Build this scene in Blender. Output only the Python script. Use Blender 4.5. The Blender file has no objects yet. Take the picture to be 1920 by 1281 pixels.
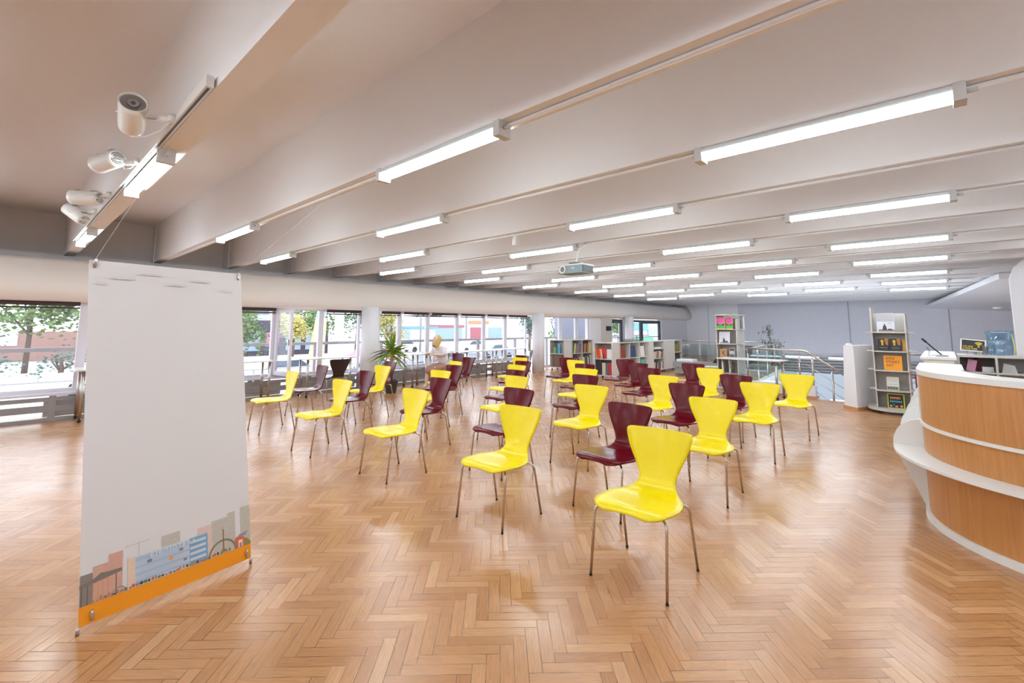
import bpy, bmesh, math, random
from mathutils import Vector, Matrix
random.seed(7)
PI = math.pi
scene = bpy.context.scene
COL = scene.collection
R = math.radians

# ------------------------------------------------------------ camera, world, exposure
# room axes: X runs away from the street windows (windows at X = -10.4), Y runs along them, Z up
CAMZ = 1.48
cam_d = bpy.data.cameras.new('camera')
cam_d.sensor_width = 36.0
cam_d.lens = 876.2 / 1920 * 36
cam_d.shift_y = -124.5 / 1920
cam_d.clip_start = 0.05
cam_d.clip_end = 400
cam = bpy.data.objects.new('camera', cam_d)
COL.objects.link(cam)
YAW, PITCH, ROLL = 0.744, 0.1097, 0.0037
fwd = Vector((-math.sin(YAW) * math.cos(PITCH), math.cos(YAW) * math.cos(PITCH), math.sin(PITCH)))
rgt = Vector((math.cos(YAW), math.sin(YAW), 0))
up = rgt.cross(fwd)
r2 = rgt * math.cos(ROLL) + up * math.sin(ROLL)
u2 = -rgt * math.sin(ROLL) + up * math.cos(ROLL)
cam.matrix_world = Matrix(((r2.x, u2.x, -fwd.x, 0), (r2.y, u2.y, -fwd.y, 0), (r2.z, u2.z, -fwd.z, CAMZ), (0, 0, 0, 1)))
scene.camera = cam

TUBE_E = 30.0          # ceiling tubes
SKY_E = 3.6
world = bpy.data.worlds.new('overcast_sky')
scene.world = world
world.use_nodes = True
bg = world.node_tree.nodes['Background']
bg.inputs[0].default_value = (0.88, 0.93, 1.0, 1)
bg.inputs[1].default_value = SKY_E
scene.view_settings.view_transform = 'Standard'
scene.view_settings.look = 'None'
scene.view_settings.gamma = 1
scene.view_settings.exposure = 0.33
scene.view_settings.use_curve_mapping = False

# ------------------------------------------------------------ materials
def srgb(r, g, b):
    f = lambda c: (c / 255 / 12.92) if c / 255 <= 0.04045 else ((c / 255 + 0.055) / 1.055) ** 2.4
    return (f(r), f(g), f(b))
MATS = {}
def mat(name, col, rough=0.5, metal=0.0, spec=0.5, coat=0.0, bump=0.0, bscale=40, var=0.0, emit=None, es=0, alpha=None, trans=0.0):
    if name in MATS: return MATS[name]
    m = bpy.data.materials.new(name); m.use_nodes = True
    nt = m.node_tree; b = nt.nodes['Principled BSDF']
    b.inputs['Base Color'].default_value = (*col, 1)
    b.inputs['Roughness'].default_value = rough
    b.inputs['Metallic'].default_value = metal
    b.inputs['Specular IOR Level'].default_value = spec
    b.inputs['Coat Weight'].default_value = coat
    b.inputs['Coat Roughness'].default_value = 0.08
    b.inputs['Transmission Weight'].default_value = trans
    if emit:
        b.inputs['Emission Color'].default_value = (*emit, 1); b.inputs['Emission Strength'].default_value = es
    if bump or var:
        tc = nt.nodes.new('ShaderNodeTexCoord'); n = nt.nodes.new('ShaderNodeTexNoise')
        n.inputs['Scale'].default_value = bscale; n.inputs['Detail'].default_value = 4
        nt.links.new(tc.outputs['Object'], n.inputs['Vector'])
        if var:
            mx = nt.nodes.new('ShaderNodeMix'); mx.data_type = 'RGBA'
            mx.inputs[6].default_value = (*[c * (1 - var) for c in col], 1)
            mx.inputs[7].default_value = (*[min(1, c * (1 + var)) for c in col], 1)
            nt.links.new(n.outputs['Fac'], mx.inputs[0]); nt.links.new(mx.outputs[2], b.inputs['Base Color'])
        if bump:
            bp = nt.nodes.new('ShaderNodeBump'); bp.inputs['Strength'].default_value = bump; bp.inputs['Distance'].default_value = 0.01
            nt.links.new(n.outputs['Fac'], bp.inputs['Height']); nt.links.new(bp.outputs['Normal'], b.inputs['Normal'])
    MATS[name] = m
    return m

M_plaster = mat('warm_white_plaster', srgb(234, 232, 234), 0.85, bump=0.10, bscale=14, var=0.015)
M_frieze = mat('cream_frieze_paint', srgb(238, 230, 224), 0.8, bump=0.05, bscale=8)
M_white = mat('white_laminate', srgb(228, 226, 224), 0.35, var=0.01, bscale=5)
M_whitewall = mat('white_wall_paint', srgb(232, 230, 234), 0.8, bump=0.04, bscale=10)
M_upvc = mat('white_window_plastic', srgb(226, 222, 232), 0.3)
M_shelf = mat('pale_grey_laminate', srgb(205, 198, 192), 0.45, var=0.01, bscale=5)
M_greymetal = mat('grey_painted_metal', srgb(150, 146, 146), 0.45, var=0.04, bscale=6)
M_darkframe = mat('anthracite_frame', srgb(70, 74, 84), 0.4)
M_blind = mat('dark_brown_blind', srgb(72, 58, 58), 0.8, bump=0.2, bscale=200)
M_steel = mat('brushed_steel', srgb(190, 184, 178), 0.28, metal=1.0)
M_chrome = mat('satin_chrome', srgb(200, 192, 184), 0.18, metal=1.0)
M_black = mat('black_plastic', srgb(22, 20, 20), 0.4)
M_rubber = mat('black_rubber', srgb(28, 26, 26), 0.7)
M_yellow = mat('yellow_lacquer', srgb(244, 220, 0), 0.34, spec=0.4, coat=0.12)
M_burg = mat('burgundy_lacquer', srgb(96, 3, 20), 0.22, spec=0.22, coat=0.04)
M_blackch = mat('dark_brown_lacquer', srgb(38, 22, 20), 0.3, coat=0.3)
M_radiator = mat('radiator_enamel', srgb(222, 214, 206), 0.4)
M_fixture = mat('fixture_plastic', srgb(205, 210, 212), 0.4)
M_cap = mat('fixture_cap_plastic', srgb(205, 204, 204), 0.5)
M_green = mat('yucca_leaf', srgb(112, 140, 40), 0.4, var=0.35, bscale=9)
M_darkgreen = mat('ficus_leaf', srgb(70, 84, 52), 0.5, var=0.3, bscale=9)
M_orange = mat('orange_print', srgb(240, 150, 10), 0.5)
M_skin = mat('skin', srgb(230, 198, 180), 0.6)

def emissive(name, col, s):
    m = bpy.data.materials.new(name); m.use_nodes = True
    b = m.node_tree.nodes['Principled BSDF']
    b.inputs['Base Color'].default_value = (*col, 1)
    b.inputs['Emission Color'].default_value = (*col, 1); b.inputs['Emission Strength'].default_value = s
    return m
M_tubelow = emissive('lower_hall_diffuser', (0.93, 0.98, 1.0), 3.0)
M_tube = emissive('lit_diffuser', (0.84, 0.95, 1.0), TUBE_E)

def glass(name, tint=(0.96, 0.98, 1.0), fac=0.08):
    m = bpy.data.materials.new(name); m.use_nodes = True
    nt = m.node_tree; nt.nodes.clear()
    o = nt.nodes.new('ShaderNodeOutputMaterial'); mx = nt.nodes.new('ShaderNodeMixShader')
    t = nt.nodes.new('ShaderNodeBsdfTransparent'); g = nt.nodes.new('ShaderNodeBsdfGlossy')
    t.inputs[0].default_value = (*tint, 1); g.inputs['Roughness'].default_value = 0.02
    mx.inputs[0].default_value = fac
    nt.links.new(t.outputs[0], mx.inputs[1]); nt.links.new(g.outputs[0], mx.inputs[2]); nt.links.new(mx.outputs[0], o.inputs[0])
    return m
M_glass = glass('window_glass')
M_railglass = glass('railing_glass', (0.86, 0.93, 0.92), 0.10)
M_bottle = glass('blue_water_bottle', (0.60, 0.80, 0.93), 0.14)
M_clear = glass('clear_plastic', (0.88, 0.90, 0.92), 0.12)

def wood_panel(name, c1, c2, rough=0.4):
    m = bpy.data.materials.new(name); m.use_nodes = True
    nt = m.node_tree; b = nt.nodes['Principled BSDF']; b.inputs['Roughness'].default_value = rough
    tc = nt.nodes.new('ShaderNodeTexCoord'); mp = nt.nodes.new('ShaderNodeMapping'); mp.inputs['Scale'].default_value = (30, 30, 1.2)
    n = nt.nodes.new('ShaderNodeTexNoise'); n.inputs['Scale'].default_value = 2.0; n.inputs['Detail'].default_value = 6; n.inputs['Distortion'].default_value = 0.6
    r = nt.nodes.new('ShaderNodeValToRGB'); r.color_ramp.elements[0].position = 0.3; r.color_ramp.elements[1].position = 0.7
    r.color_ramp.elements[0].color = (*c1, 1); r.color_ramp.elements[1].color = (*c2, 1)
    nt.links.new(tc.outputs['Object'], mp.inputs[0]); nt.links.new(mp.outputs[0], n.inputs['Vector'])
    nt.links.new(n.outputs['Fac'], r.inputs[0]); nt.links.new(r.outputs[0], b.inputs['Base Color'])
    return m
M_beech = wood_panel('beech_veneer', srgb(184, 122, 66), srgb(200, 140, 82))
M_skirt = wood_panel('oak_skirting', srgb(190, 130, 80), srgb(214, 158, 104))

def parquet():
    m = bpy.data.materials.new('oak_herringbone_parquet'); m.use_nodes = True
    nt = m.node_tree; L = nt.links; b = nt.nodes['Principled BSDF']
    def mth(op, a, b_=None, c=None):
        n = nt.nodes.new('ShaderNodeMath'); n.operation = op
        for i, v in enumerate((a, b_, c)):
            if v is None: continue
            if isinstance(v, (int, float)): n.inputs[i].default_value = v
            else: L.new(v, n.inputs[i])
        return n.outputs[0]
    W = 0.0613
    tc = nt.nodes.new('ShaderNodeTexCoord'); sp = nt.nodes.new('ShaderNodeSeparateXYZ'); L.new(tc.outputs['Object'], sp.inputs[0])
    X, Y = sp.outputs[0], sp.outputs[1]
    c, s = math.cos(R(44.2)), math.sin(R(44.2))
    px = mth('ADD', mth('ADD', mth('MULTIPLY', X, c / W), mth('MULTIPLY', Y, s / W)), 1000 - 6.25)
    py = mth('ADD', mth('ADD', mth('MULTIPLY', X, -s / W), mth('MULTIPLY', Y, c / W)), 1000 - 38.54)
    i, j = mth('FLOOR', px), mth('FLOOR', py)
    k = mth('FLOORED_MODULO', mth('SUBTRACT', i, j), 10)
    isH = mth('LESS_THAN', k, 4.5)
    notH = mth('SUBTRACT', 1, isH)
    fx, fy = mth('FRACT', px), mth('FRACT', py)
    def pick(a, b_): return mth('ADD', mth('MULTIPLY', a, isH), mth('MULTIPLY', b_, notH))
    i0 = mth('SUBTRACT', i, k)
    jb = mth('SUBTRACT', j, mth('SUBTRACT', 9, k))
    along = pick(mth('SUBTRACT', px, i0), mth('SUBTRACT', py, jb))      # 0..5
    across = pick(fy, fx)
    ida = pick(i0, i); idb = pick(j, jb)
    ed = mth('MINIMUM', mth('MINIMUM', across, mth('SUBTRACT', 1, across)), mth('MINIMUM', along, mth('SUBTRACT', 5, along)))
    cmb = nt.nodes.new('ShaderNodeCombineXYZ'); L.new(ida, cmb.inputs[0]); L.new(idb, cmb.inputs[1]); L.new(isH, cmb.inputs[2])
    wn = nt.nodes.new('ShaderNodeTexWhiteNoise'); wn.noise_dimensions = '3D'; L.new(cmb.outputs[0], wn.inputs['Vector'])
    ramp = nt.nodes.new('ShaderNodeValToRGB'); e = ramp.color_ramp.elements
    e[0].position = 0; e[0].color = (*srgb(186, 128, 80), 1)
    e[1].position = 1; e[1].color = (*srgb(214, 162, 114), 1)
    x = e.new(0.25); x.color = (*srgb(194, 138, 88), 1)
    x = e.new(0.6); x.color = (*srgb(200, 144, 94), 1)
    x = e.new(0.85); x.color = (*srgb(204, 150, 102), 1)
    L.new(wn.outputs['Value'], ramp.inputs[0])
    # grain running along each block
    g = nt.nodes.new('ShaderNodeCombineXYZ')
    L.new(mth('ADD', mth('MULTIPLY', along, 0.35), mth('MULTIPLY', wn.outputs['Value'], 97)), g.inputs[0])
    L.new(mth('MULTIPLY', across, 5.0), g.inputs[1]); L.new(mth('MULTIPLY', wn.outputs['Value'], 31), g.inputs[2])
    gn = nt.nodes.new('ShaderNodeTexNoise'); gn.inputs['Scale'].default_value = 1.6; gn.inputs['Detail'].default_value = 5; gn.inputs['Distortion'].default_value = 1.2
    L.new(g.outputs[0], gn.inputs['Vector'])
    gm = nt.nodes.new('ShaderNodeMapRange'); gm.inputs[1].default_value = 0.3; gm.inputs[2].default_value = 0.72; gm.inputs[3].default_value = 0.74; gm.inputs[4].default_value = 1.03
    L.new(gn.outputs['Fac'], gm.inputs[0])
    big = nt.nodes.new('ShaderNodeTexNoise'); big.inputs['Scale'].default_value = 1.1; big.inputs['Detail'].default_value = 3
    L.new(tc.outputs['Object'], big.inputs['Vector'])
    bm_ = nt.nodes.new('ShaderNodeMapRange'); bm_.inputs[1].default_value = 0.3; bm_.inputs[2].default_value = 0.7; bm_.inputs[3].default_value = 0.93; bm_.inputs[4].default_value = 1.05
    L.new(big.outputs['Fac'], bm_.inputs[0])
    gap = nt.nodes.new('ShaderNodeMapRange'); gap.inputs[1].default_value = 0.012; gap.inputs[2].default_value = 0.05; gap.inputs[3].default_value = 0.22; gap.inputs[4].default_value = 1.0
    L.new(ed, gap.inputs[0])
    # some joints are tight, some open
    jn = nt.nodes.new('ShaderNodeTexNoise'); jn.inputs['Scale'].default_value = 6; L.new(tc.outputs['Object'], jn.inputs['Vector'])
    jm = nt.nodes.new('ShaderNodeMapRange'); jm.inputs[1].default_value = 0.35; jm.inputs[2].default_value = 0.65; jm.inputs[3].default_value = 0.35; jm.inputs[4].default_value = 1.0
    L.new(jn.outputs['Fac'], jm.inputs[0])
    gapv = mth('SUBTRACT', 1, mth('MULTIPLY', mth('SUBTRACT', 1, gap.outputs[0]), jm.outputs[0]))
    tot = mth('MULTIPLY', mth('MULTIPLY', gm.outputs[0], bm_.outputs[0]), gapv)
    vm = nt.nodes.new('ShaderNodeVectorMath'); vm.operation = 'SCALE'
    L.new(ramp.outputs[0], vm.inputs[0]); L.new(tot, vm.inputs['Scale'])
    L.new(vm.outputs[0], b.inputs['Base Color'])
    rm = nt.nodes.new('ShaderNodeMapRange'); rm.inputs[1].default_value = 0.3; rm.inputs[2].default_value = 0.7; rm.inputs[3].default_value = 0.20; rm.inputs[4].default_value = 0.30
    L.new(big.outputs['Fac'], rm.inputs[0]); L.new(rm.outputs[0], b.inputs['Roughness'])
    b.inputs['Specular IOR Level'].default_value = 0.62
    # each block is slightly cupped and tilted
    tilt = mth('MULTIPLY', mth('SUBTRACT', wn.outputs['Value'], 0.5), mth('SUBTRACT', across, 0.5))
    hgt = mth('ADD', mth('MULTIPLY', gap.outputs[0], 0.5), mth('ADD', mth('MULTIPLY', gn.outputs['Fac'], 0.25), mth('MULTIPLY', tilt, 0.9)))
    bp = nt.nodes.new('ShaderNodeBump'); bp.inputs['Strength'].default_value = 0.22; bp.inputs['Distance'].default_value = 0.002
    L.new(hgt, bp.inputs['Height']); L.new(bp.outputs['Normal'], b.inputs['Normal'])
    return m
M_floor = parquet()

# ------------------------------------------------------------ mesh helpers
class MB:
    def __init__(s): s.bm = bmesh.new()
    def _add(s, vs, fs):
        v = [s.bm.verts.new(p) for p in vs]
        for f in fs:
            try: s.bm.faces.new([v[i] for i in f])
            except ValueError: pass
        return s
    def box(s, x0, x1, y0, y1, z0, z1, M=None):
        vs = [Vector(p) for p in ((x0, y0, z0), (x1, y0, z0), (x1, y1, z0), (x0, y1, z0), (x0, y0, z1), (x1, y0, z1), (x1, y1, z1), (x0, y1, z1))]
        if M: vs = [M @ v for v in vs]
        return s._add(vs, [(0, 3, 2, 1), (4, 5, 6, 7), (0, 1, 5, 4), (1, 2, 6, 5), (2, 3, 7, 6), (3, 0, 4, 7)])
    def prism(s, pts, z0, z1, top=None, M=None):
        n = len(pts); top = top or pts
        vs = [Vector((p[0], p[1], z0)) for p in pts] + [Vector((p[0], p[1], z1)) for p in top]
        if M: vs = [M @ v for v in vs]
        fs = [tuple(reversed(range(n))), tuple(range(n, 2 * n))] + [(i, (i + 1) % n, n + (i + 1) % n, n + i) for i in range(n)]
        return s._add(vs, fs)
    def tube(s, pts, r, n=8, cap=True, r2=None):
        pts = [Vector(p) for p in pts]; N = len(pts); rings = []
        prev = None
        for k, p in enumerate(pts):
            t = (pts[min(k + 1, N - 1)] - pts[max(k - 1, 0)]).normalized()
            if prev is None:
                a = Vector((0, 0, 1)) if abs(t.z) < 0.9 else Vector((1, 0, 0))
                u = t.cross(a).normalized()
            else: u = (prev - t * prev.dot(t)).normalized()
            prev = u; w = t.cross(u)
            rr = r if r2 is None else r + (r2 - r) * k / (N - 1)
            rings.append([s.bm.verts.new(p + (u * math.cos(2 * PI * i / n) + w * math.sin(2 * PI * i / n)) * rr) for i in range(n)])
        for a, b in zip(rings, rings[1:]):
            for i in range(n): 
                f = s.bm.faces.new((a[i], a[(i + 1) % n], b[(i + 1) % n], b[i])); f.smooth = True
        if cap:
            s.bm.faces.new(list(reversed(rings[0]))); s.bm.faces.new(rings[-1])
        return s
    def lathe(s, prof, n=24, c=(0, 0, 0), M=None, cap=True):
        rings = []
        for r, z in prof:
            ring = []
            for i in range(n):
                v = Vector((c[0] + r * math.cos(2 * PI * i / n), c[1] + r * math.sin(2 * PI * i / n), c[2] + z))
                ring.append(s.bm.verts.new(M @ v if M else v))
            rings.append(ring)
        for a, b in zip(rings, rings[1:]):
            for i in range(n):
                f = s.bm.faces.new((a[i], a[(i + 1) % n], b[(i + 1) % n], b[i])); f.smooth = True
        if cap:
            s.bm.faces.new(list(reversed(rings[0]))); s.bm.faces.new(rings[-1])
        return s
    def grid(s, rows, smooth=True):
        vr = [[s.bm.verts.new(p) for p in r] for r in rows]
        for a, b in zip(vr, vr[1:]):
            for i in range(len(a) - 1):
                f = s.bm.faces.new((a[i], a[i + 1], b[i + 1], b[i])); f.smooth = smooth
        return s
    def poly(s, pts):
        s.bm.faces.new([s.bm.verts.new(p) for p in pts]); return s
    def bevel(s, w=0.004, seg=2):
        bmesh.ops.bevel(s.bm, geom=[e for e in s.bm.edges if e.is_manifold and e.calc_face_angle(0) > 0.6], offset=w, segments=seg, affect='EDGES'); return s
    def build(s, name, m, parent=None, loc=None):
        bmesh.ops.recalc_face_normals(s.bm, faces=s.bm.faces)
        me = bpy.data.meshes.new(name); s.bm.to_mesh(me); s.bm.free()
        for x in (m if isinstance(m, (list, tuple)) else [m]): me.materials.append(x)
        o = bpy.data.objects.new(name, me); COL.objects.link(o)
        if loc: o.location = loc
        if parent: o.parent = parent
        return o
def mesh_solid(b, t):
    bmesh.ops.recalc_face_normals(b.bm, faces=b.bm.faces)
    bmesh.ops.solidify(b.bm, geom=b.bm.faces[:], thickness=t)
    for f in b.bm.faces: f.smooth = True
    return b
def tag(o, label, cat, group=None, kind=None):
    o['label'] = label; o['category'] = cat
    if group: o['group'] = group
    if kind: o['kind'] = kind
    return o
def thing(name, label, cat, loc=(0, 0, 0), rz=0, group=None):
    o = bpy.data.objects.new(name, None); COL.objects.link(o); o.empty_display_size = 0.1
    o.location = loc; o.rotation_euler = (0, 0, rz)
    return tag(o, label, cat, group)
def copy_tree(o, parent=None):
    c = o.copy(); COL.objects.link(c); c.parent = parent
    for ch in list(o.children): copy_tree(ch, c)
    return c
def struct(o, label=None):
    o['kind'] = 'structure'
    if label: o['label'] = label
    return o
def text_mesh(name, txt, size, m, parent, M, extrude=0.0006, align='LEFT', spacing=1.0):
    cu = bpy.data.curves.new(name, 'FONT'); cu.body = txt; cu.size = size; cu.extrude = extrude; cu.align_x = align; cu.space_character = spacing
    cu.resolution_u = 2
    t = bpy.data.objects.new(name, cu); COL.objects.link(t)
    bpy.context.view_layer.update()
    me = bpy.data.meshes.new_from_object(t.evaluated_get(bpy.context.evaluated_depsgraph_get()))
    bpy.data.objects.remove(t); me.materials.clear(); me.materials.append(m)
    o = bpy.data.objects.new(name, me); COL.objects.link(o); o.matrix_local = M; o.parent = parent
    o.matrix_local = M
    return o

# ------------------------------------------------------------ room shell
FX0, FX1, FY0, FY1 = -10.95, 5.0, -5.0, 25.4
def floor_piece(b, pts, z0=-0.25, z1=0.0): b.prism(pts, z0, z1)
b = MB()
floor_piece(b, [(FX0, FY0), (FX1, FY0), (FX1, 11.62), (-3.5, 11.62), (-3.5, 11.62), (FX0, 11.62)][:3] + [(FX0, 11.62)])
floor_piece(b, [(FX0, 11.62), (-3.5, 11.62), (-4.1, 17.5), (FX0, 17.5)])
floor_piece(b, [(FX0, 17.5), (-8.0, 17.5), (-8.0, FY1), (FX0, FY1)])
floor_piece(b, [(0.5, 11.62), (FX1, 11.62), (FX1, FY1), (0.5, FY1)])
struct(b.build('floor', M_floor))

BEAM_Y = [0.66, 1.87, 3.06, 4.30, 5.45, 6.69, 7.85, 9.03, 10.08, 11.35, 12.65, 14.0, 15.12, 16.5, 17.75, 19.0, 20.2, 21.4, 22.6, 23.8, 25.0]
SOFF = 2.655; SLAB = 3.36
b = MB(); b.box(-11.2, FX1, FY0, FY1 + 0.2, SLAB, SLAB + 0.2); struct(b.build('ceiling', M_plaster))
for k, y in enumerate([-4.2, -2.95, -1.75, -0.55] + BEAM_Y):
    b = MB(); yc = y + 0.035
    b.prism([(yc - 0.07, SOFF), (yc + 0.07, SOFF), (yc + 0.085, SLAB), (yc - 0.085, SLAB)], -11.0, FX1, M=Matrix(((0, 0, 1, 0), (1, 0, 0, 0), (0, 1, 0, 0), (0, 0, 0, 1))))
    bo = struct(b.build('trim_%d' % (k + 1), M_plaster))
    if k >= 5 and k < 19:
        c = MB(); c.tube([(-9.2, y + 0.03, SOFF - 0.014), (0.6, y + 0.03, SOFF - 0.014)], 0.012, 6); c.build('conduit', M_plaster, bo)

# recess behind the frieze, outer wall above and below windows
b = MB(); b.box(-11.2, -11.0, FY0, FY1, 1.88, SLAB); b.build('wall_left_upper', M_plaster)
wl = bpy.data.objects['wall_left_upper']; wl.name = 'wall_left'; struct(wl)
b = MB(); b.box(-11.0, -10.75, FY0, FY1, 2.44, 2.60); struct(b.build('trim_40', M_plaster))
# curved frieze over the windows
rows = []
for y in [FY0 + i * (FY1 - FY0) / 24 for i in range(25)]:
    prof = [(-11.0, 1.875), (-10.42, 1.875), (-10.25, 1.885), (-10.14, 1.93), (-10.09, 2.02), (-10.10, 2.16), (-10.16, 2.32), (-10.24, 2.45), (-10.27, 2.49), (-10.33, 2.49)]
    rows.append([(p[0], y, p[1]) for p in prof])
b = MB(); b.grid(rows); mesh_solid(b, 0.03); struct(b.build('trim_41', M_frieze))
# hangers between frieze and beams
for k, y in enumerate(BEAM_Y[1:16]):
    t = MB(); t.tube([(-10.32, y - 0.12, 2.47), (-10.32, y - 0.12, SLAB)], 0.005, 5)
    o = t.build('hanger_wire', M_plaster); struct(o)
# other walls
b = MB(); b.box(-11.2, FX1 + 0.2, FY1, FY1 + 0.2, -3.9, SLAB)
M_concrete = mat('grey_concrete_wall', srgb(206, 203, 211), 0.9, bump=0.5, bscale=9, var=0.05)
wb = struct(b.build('wall_back', M_concrete))
t = MB(); t.box(-11.0, -7.7, FY1 - 0.03, FY1, 0.0, SLAB); t.build('white_wall_section', M_whitewall, wb)
for x in (-9.2, -3.1, 0.15):
    t = MB(); t.box(x, x + 0.02, FY1 - 0.034, FY1, 0.3, 2.65); t.build('panel_joint', M_greymetal, wb)
b = MB(); b.box(FX1, FX1 + 0.2, FY0, FY1, -0.25, SLAB); struct(b.build('wall_right', M_whitewall))
b = MB(); b.box(-11.2, FX1 + 0.2, FY0 - 0.2, FY0, -0.25, SLAB); struct(b.build('wall_front', M_whitewall))
# side wall between white and dark windows and to the back corner
b = MB(); b.box(-10.6, -10.35, 22.3, FY1, 0, 1.9); b.box(-10.6, -10.35, 15.85, 16.65, 0, 1.9)
struct(b.build('trim_42', M_whitewall))
b = MB(); b.box(-10.6, -10.2, 16.65, 17.25, 0, 1.9); struct(b.build('trim_43', M_shelf))
# round columns
for k, (x, y, r) in enumerate([(-9.9, 5.86, 0.205), (-9.95, 12.1, 0.2), (-9.95, 18.25, 0.19)]):
    b = MB(); b.lathe([(r, 0), (r, 1.92)], 32, (x, y, 0)); struct(b.build('trim_%d' % (44 + k), M_whitewall))

# ------------------------------------------------------------ street windows
WX = -10.42
def window(n, y0, y1, z0=0.42, z1=1.87, fr=0.05, m=M_upvc, depth=0.07, panes=1, transom=None):
    b = MB()
    b.box(WX - depth, WX, y0, y0 + fr, z0, z1).box(WX - depth, WX, y1 - fr, y1, z0, z1)
    b.box(WX - depth, WX, y0 + fr, y1 - fr, z1 - fr, z1).box(WX - depth, WX, y0 + fr, y1 - fr, z0, z0 + fr)
    if transom: b.box(WX - depth, WX, y0 + fr, y1 - fr, transom, transom + 0.03)
    o = struct(b.build('window_%d' % n, m))
    g = MB(); g.box(WX - 0.045, WX - 0.035, y0 + fr, y1 - fr, z0 + fr, z1 - fr); g.build('window_pane', M_glass, o)
    return o
WIN = [(-4.9, -3.0), (-3.0, -1.0), (-1.0, 0.92), (0.92, 2.35), (2.35, 3.92), (4.92, 5.9), (6.38, 7.02), (7.02, 7.92), (7.92, 8.98), (8.98, 10.06), (10.06, 11.02), (11.02, 12.05)]
for n, (a, c) in enumerate(WIN): window(n + 1, a, c, fr=0.06)
# opening with the casement swung inward
b = MB(); b.box(WX - .07, WX, 3.92, 3.97, .42, 1.87).box(WX - .07, WX, 4.87, 4.92, .42, 1.87).box(WX - .07, WX, 3.97, 4.87, 1.82, 1.87).box(WX - .07, WX, 3.97, 4.87, .42, .47)
struct(b.build('window_20', M_upvc))
t = thing('window_casement', 'white casement window standing open into the room', 'window sash', (WX + 0.01, 3.95, 0.0), 0)
t.rotation_euler[2] = R(-84)
b = MB(); b.box(-0.025, 0.025, 0, 0.07, .46, 1.82).box(-0.025, 0.025, .56, .63, .46, 1.82).box(-0.025, 0.025, .07, .56, 1.75, 1.82).box(-0.025, 0.025, .07, .56, .46, .55)
b.build('sash_frame', M_upvc, t)
b = MB(); b.box(-0.004, 0.004, .07, .56, .55, 1.75); b.build('pane', M_glass, t)
b = MB(); b.box(0.025, 0.05, .58, .605, 1.08, 1.2); b.build('handle', M_steel, t)
b = MB(); b.box(-0.03, 0.03, 0.03, .63, .43, .46); b.build('bottom_seal', M_greymetal, t)
# white door-like glazing beyond the second column
for n, (a, c, z0) in enumerate([(12.95, 13.98, 0.05), (13.98, 15.0, 0.05), (15.0, 15.85, 0.05)]): window(30 + n, a, c, z0, 1.9, fr=0.09)
# dark framed windows
window(40, 17.2, 18.5, 0.6, 1.8, fr=0.16, m=M_darkframe, transom=1.0)
window(41, 19.3, 20.25, 0.6, 1.8, fr=0.1, m=M_darkframe, transom=1.0)
window(42, 20.25, 22.25, 0.6, 1.8, fr=0.16, m=M_darkframe, transom=1.0)
b = MB(); b.box(-10.6, -10.4, 17.25, 22.3, 0, 0.6); struct(b.build('trim_50', M_whitewall))
b = MB(); b.box(-10.62, -10.40, 18.5, 19.3, 0.6, 1.9); struct(b.build('trim_51', M_whitewall))
# sill, lower grille, outer glazing under the sill
b = MB(); b.box(-10.55, -10.28, FY0, 12.1, 0.385, 0.42); struct(b.build('trim_52', M_upvc))
b = MB()
b.box(-10.33, -10.29, FY0, 12.1, 0.30, 0.36).box(-10.33, -10.29, FY0, 12.1, 0.14, 0.24).box(-10.36, -10.28, FY0, 12.1, 0.0, 0.05)
for i in range(13): b.box(-10.34, -10.285, -4.6 + i * 1.3, -4.52 + i * 1.3, 0, 0.385)
struct(b.build('trim_53', M_greymetal))
b = MB(); b.box(-10.56, -10.55, FY0, 12.1, 0, 0.385); struct(b.build('window_60', M_glass))
b = MB(); b.box(-10.95, -10.9, 12.95, 15.9, 0, 0.05); b.box(-10.6, -10.56, FY0, FY1, -0.25, 0); struct(b.build('trim_54', M_whitewall))
for i, (a, c) in enumerate([(-4.2, -2.4), (-1.9, 0.0), (0.55, 2.2), (2.5, 4.1), (4.3, 5.8), (6.5, 8.2), (8.5, 10.2), (10.4, 12.0)]):
    t = thing('radiator', 'white pipe radiator behind the grille, number %d along the windows from the banner side' % (i + 1), 'radiator', (-10.45, (a + c) / 2, 0), group='pipe radiators under the windows')
    t['label'] = 'white pipe radiator under ' + ['the window left of the banner edge', 'the large window left of the banner', 'the window behind the banner', 'the windows by the open casement', 'the window left of the first column', 'the windows right of the first column', 'the middle of the long window row', 'the last windows before the second column'][i]
    for z in (0.10, 0.27):
        b = MB(); b.tube([(0, a - (a + c) / 2, z), (0, c - (a + c) / 2, z)], 0.055, 12); b.build('pipe', M_radiator, t)
# roller blinds
BL = [(-0.95, 0.85, 'at the far left of the picture'), (2.4, 3.9, 'right of the hanging banner'), (5.0, 5.88, 'just left of the first round column'), (6.42, 6.98, 'just right of the first round column'),
      (7.08, 7.88, 'second from the first round column'), (7.98, 8.92, 'third from the first round column'), (9.05, 10.0, 'fourth from the first round column'), (10.12, 10.98, 'fifth from the first round column'), (11.08, 12.0, 'just left of the second round column')]
for a, c, w in BL:
    t = thing('roller_blind', 'rolled-up dark brown blind at the window head ' + w, 'blind', (-10.36, (a + c) / 2, 1.80), group='rolled dark blinds along the windows')
    h = (c - a) / 2
    b = MB(); b.tube([(0, -h, 0.02), (0, h, 0.02)], 0.035, 12); b.build('roll', M_blind, t)
    b = MB(); b.box(-0.008, 0.008, -h, h, -0.06, -0.035); b.build('bottom_bar', M_blind, t)
    for s in (-1, 1):
        b = MB(); b.box(-0.035, 0.03, s * h - 0.01 if s < 0 else h, s * h if s < 0 else h + 0.01, -0.02, 0.07); b.build('bracket', M_upvc, t)

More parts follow.
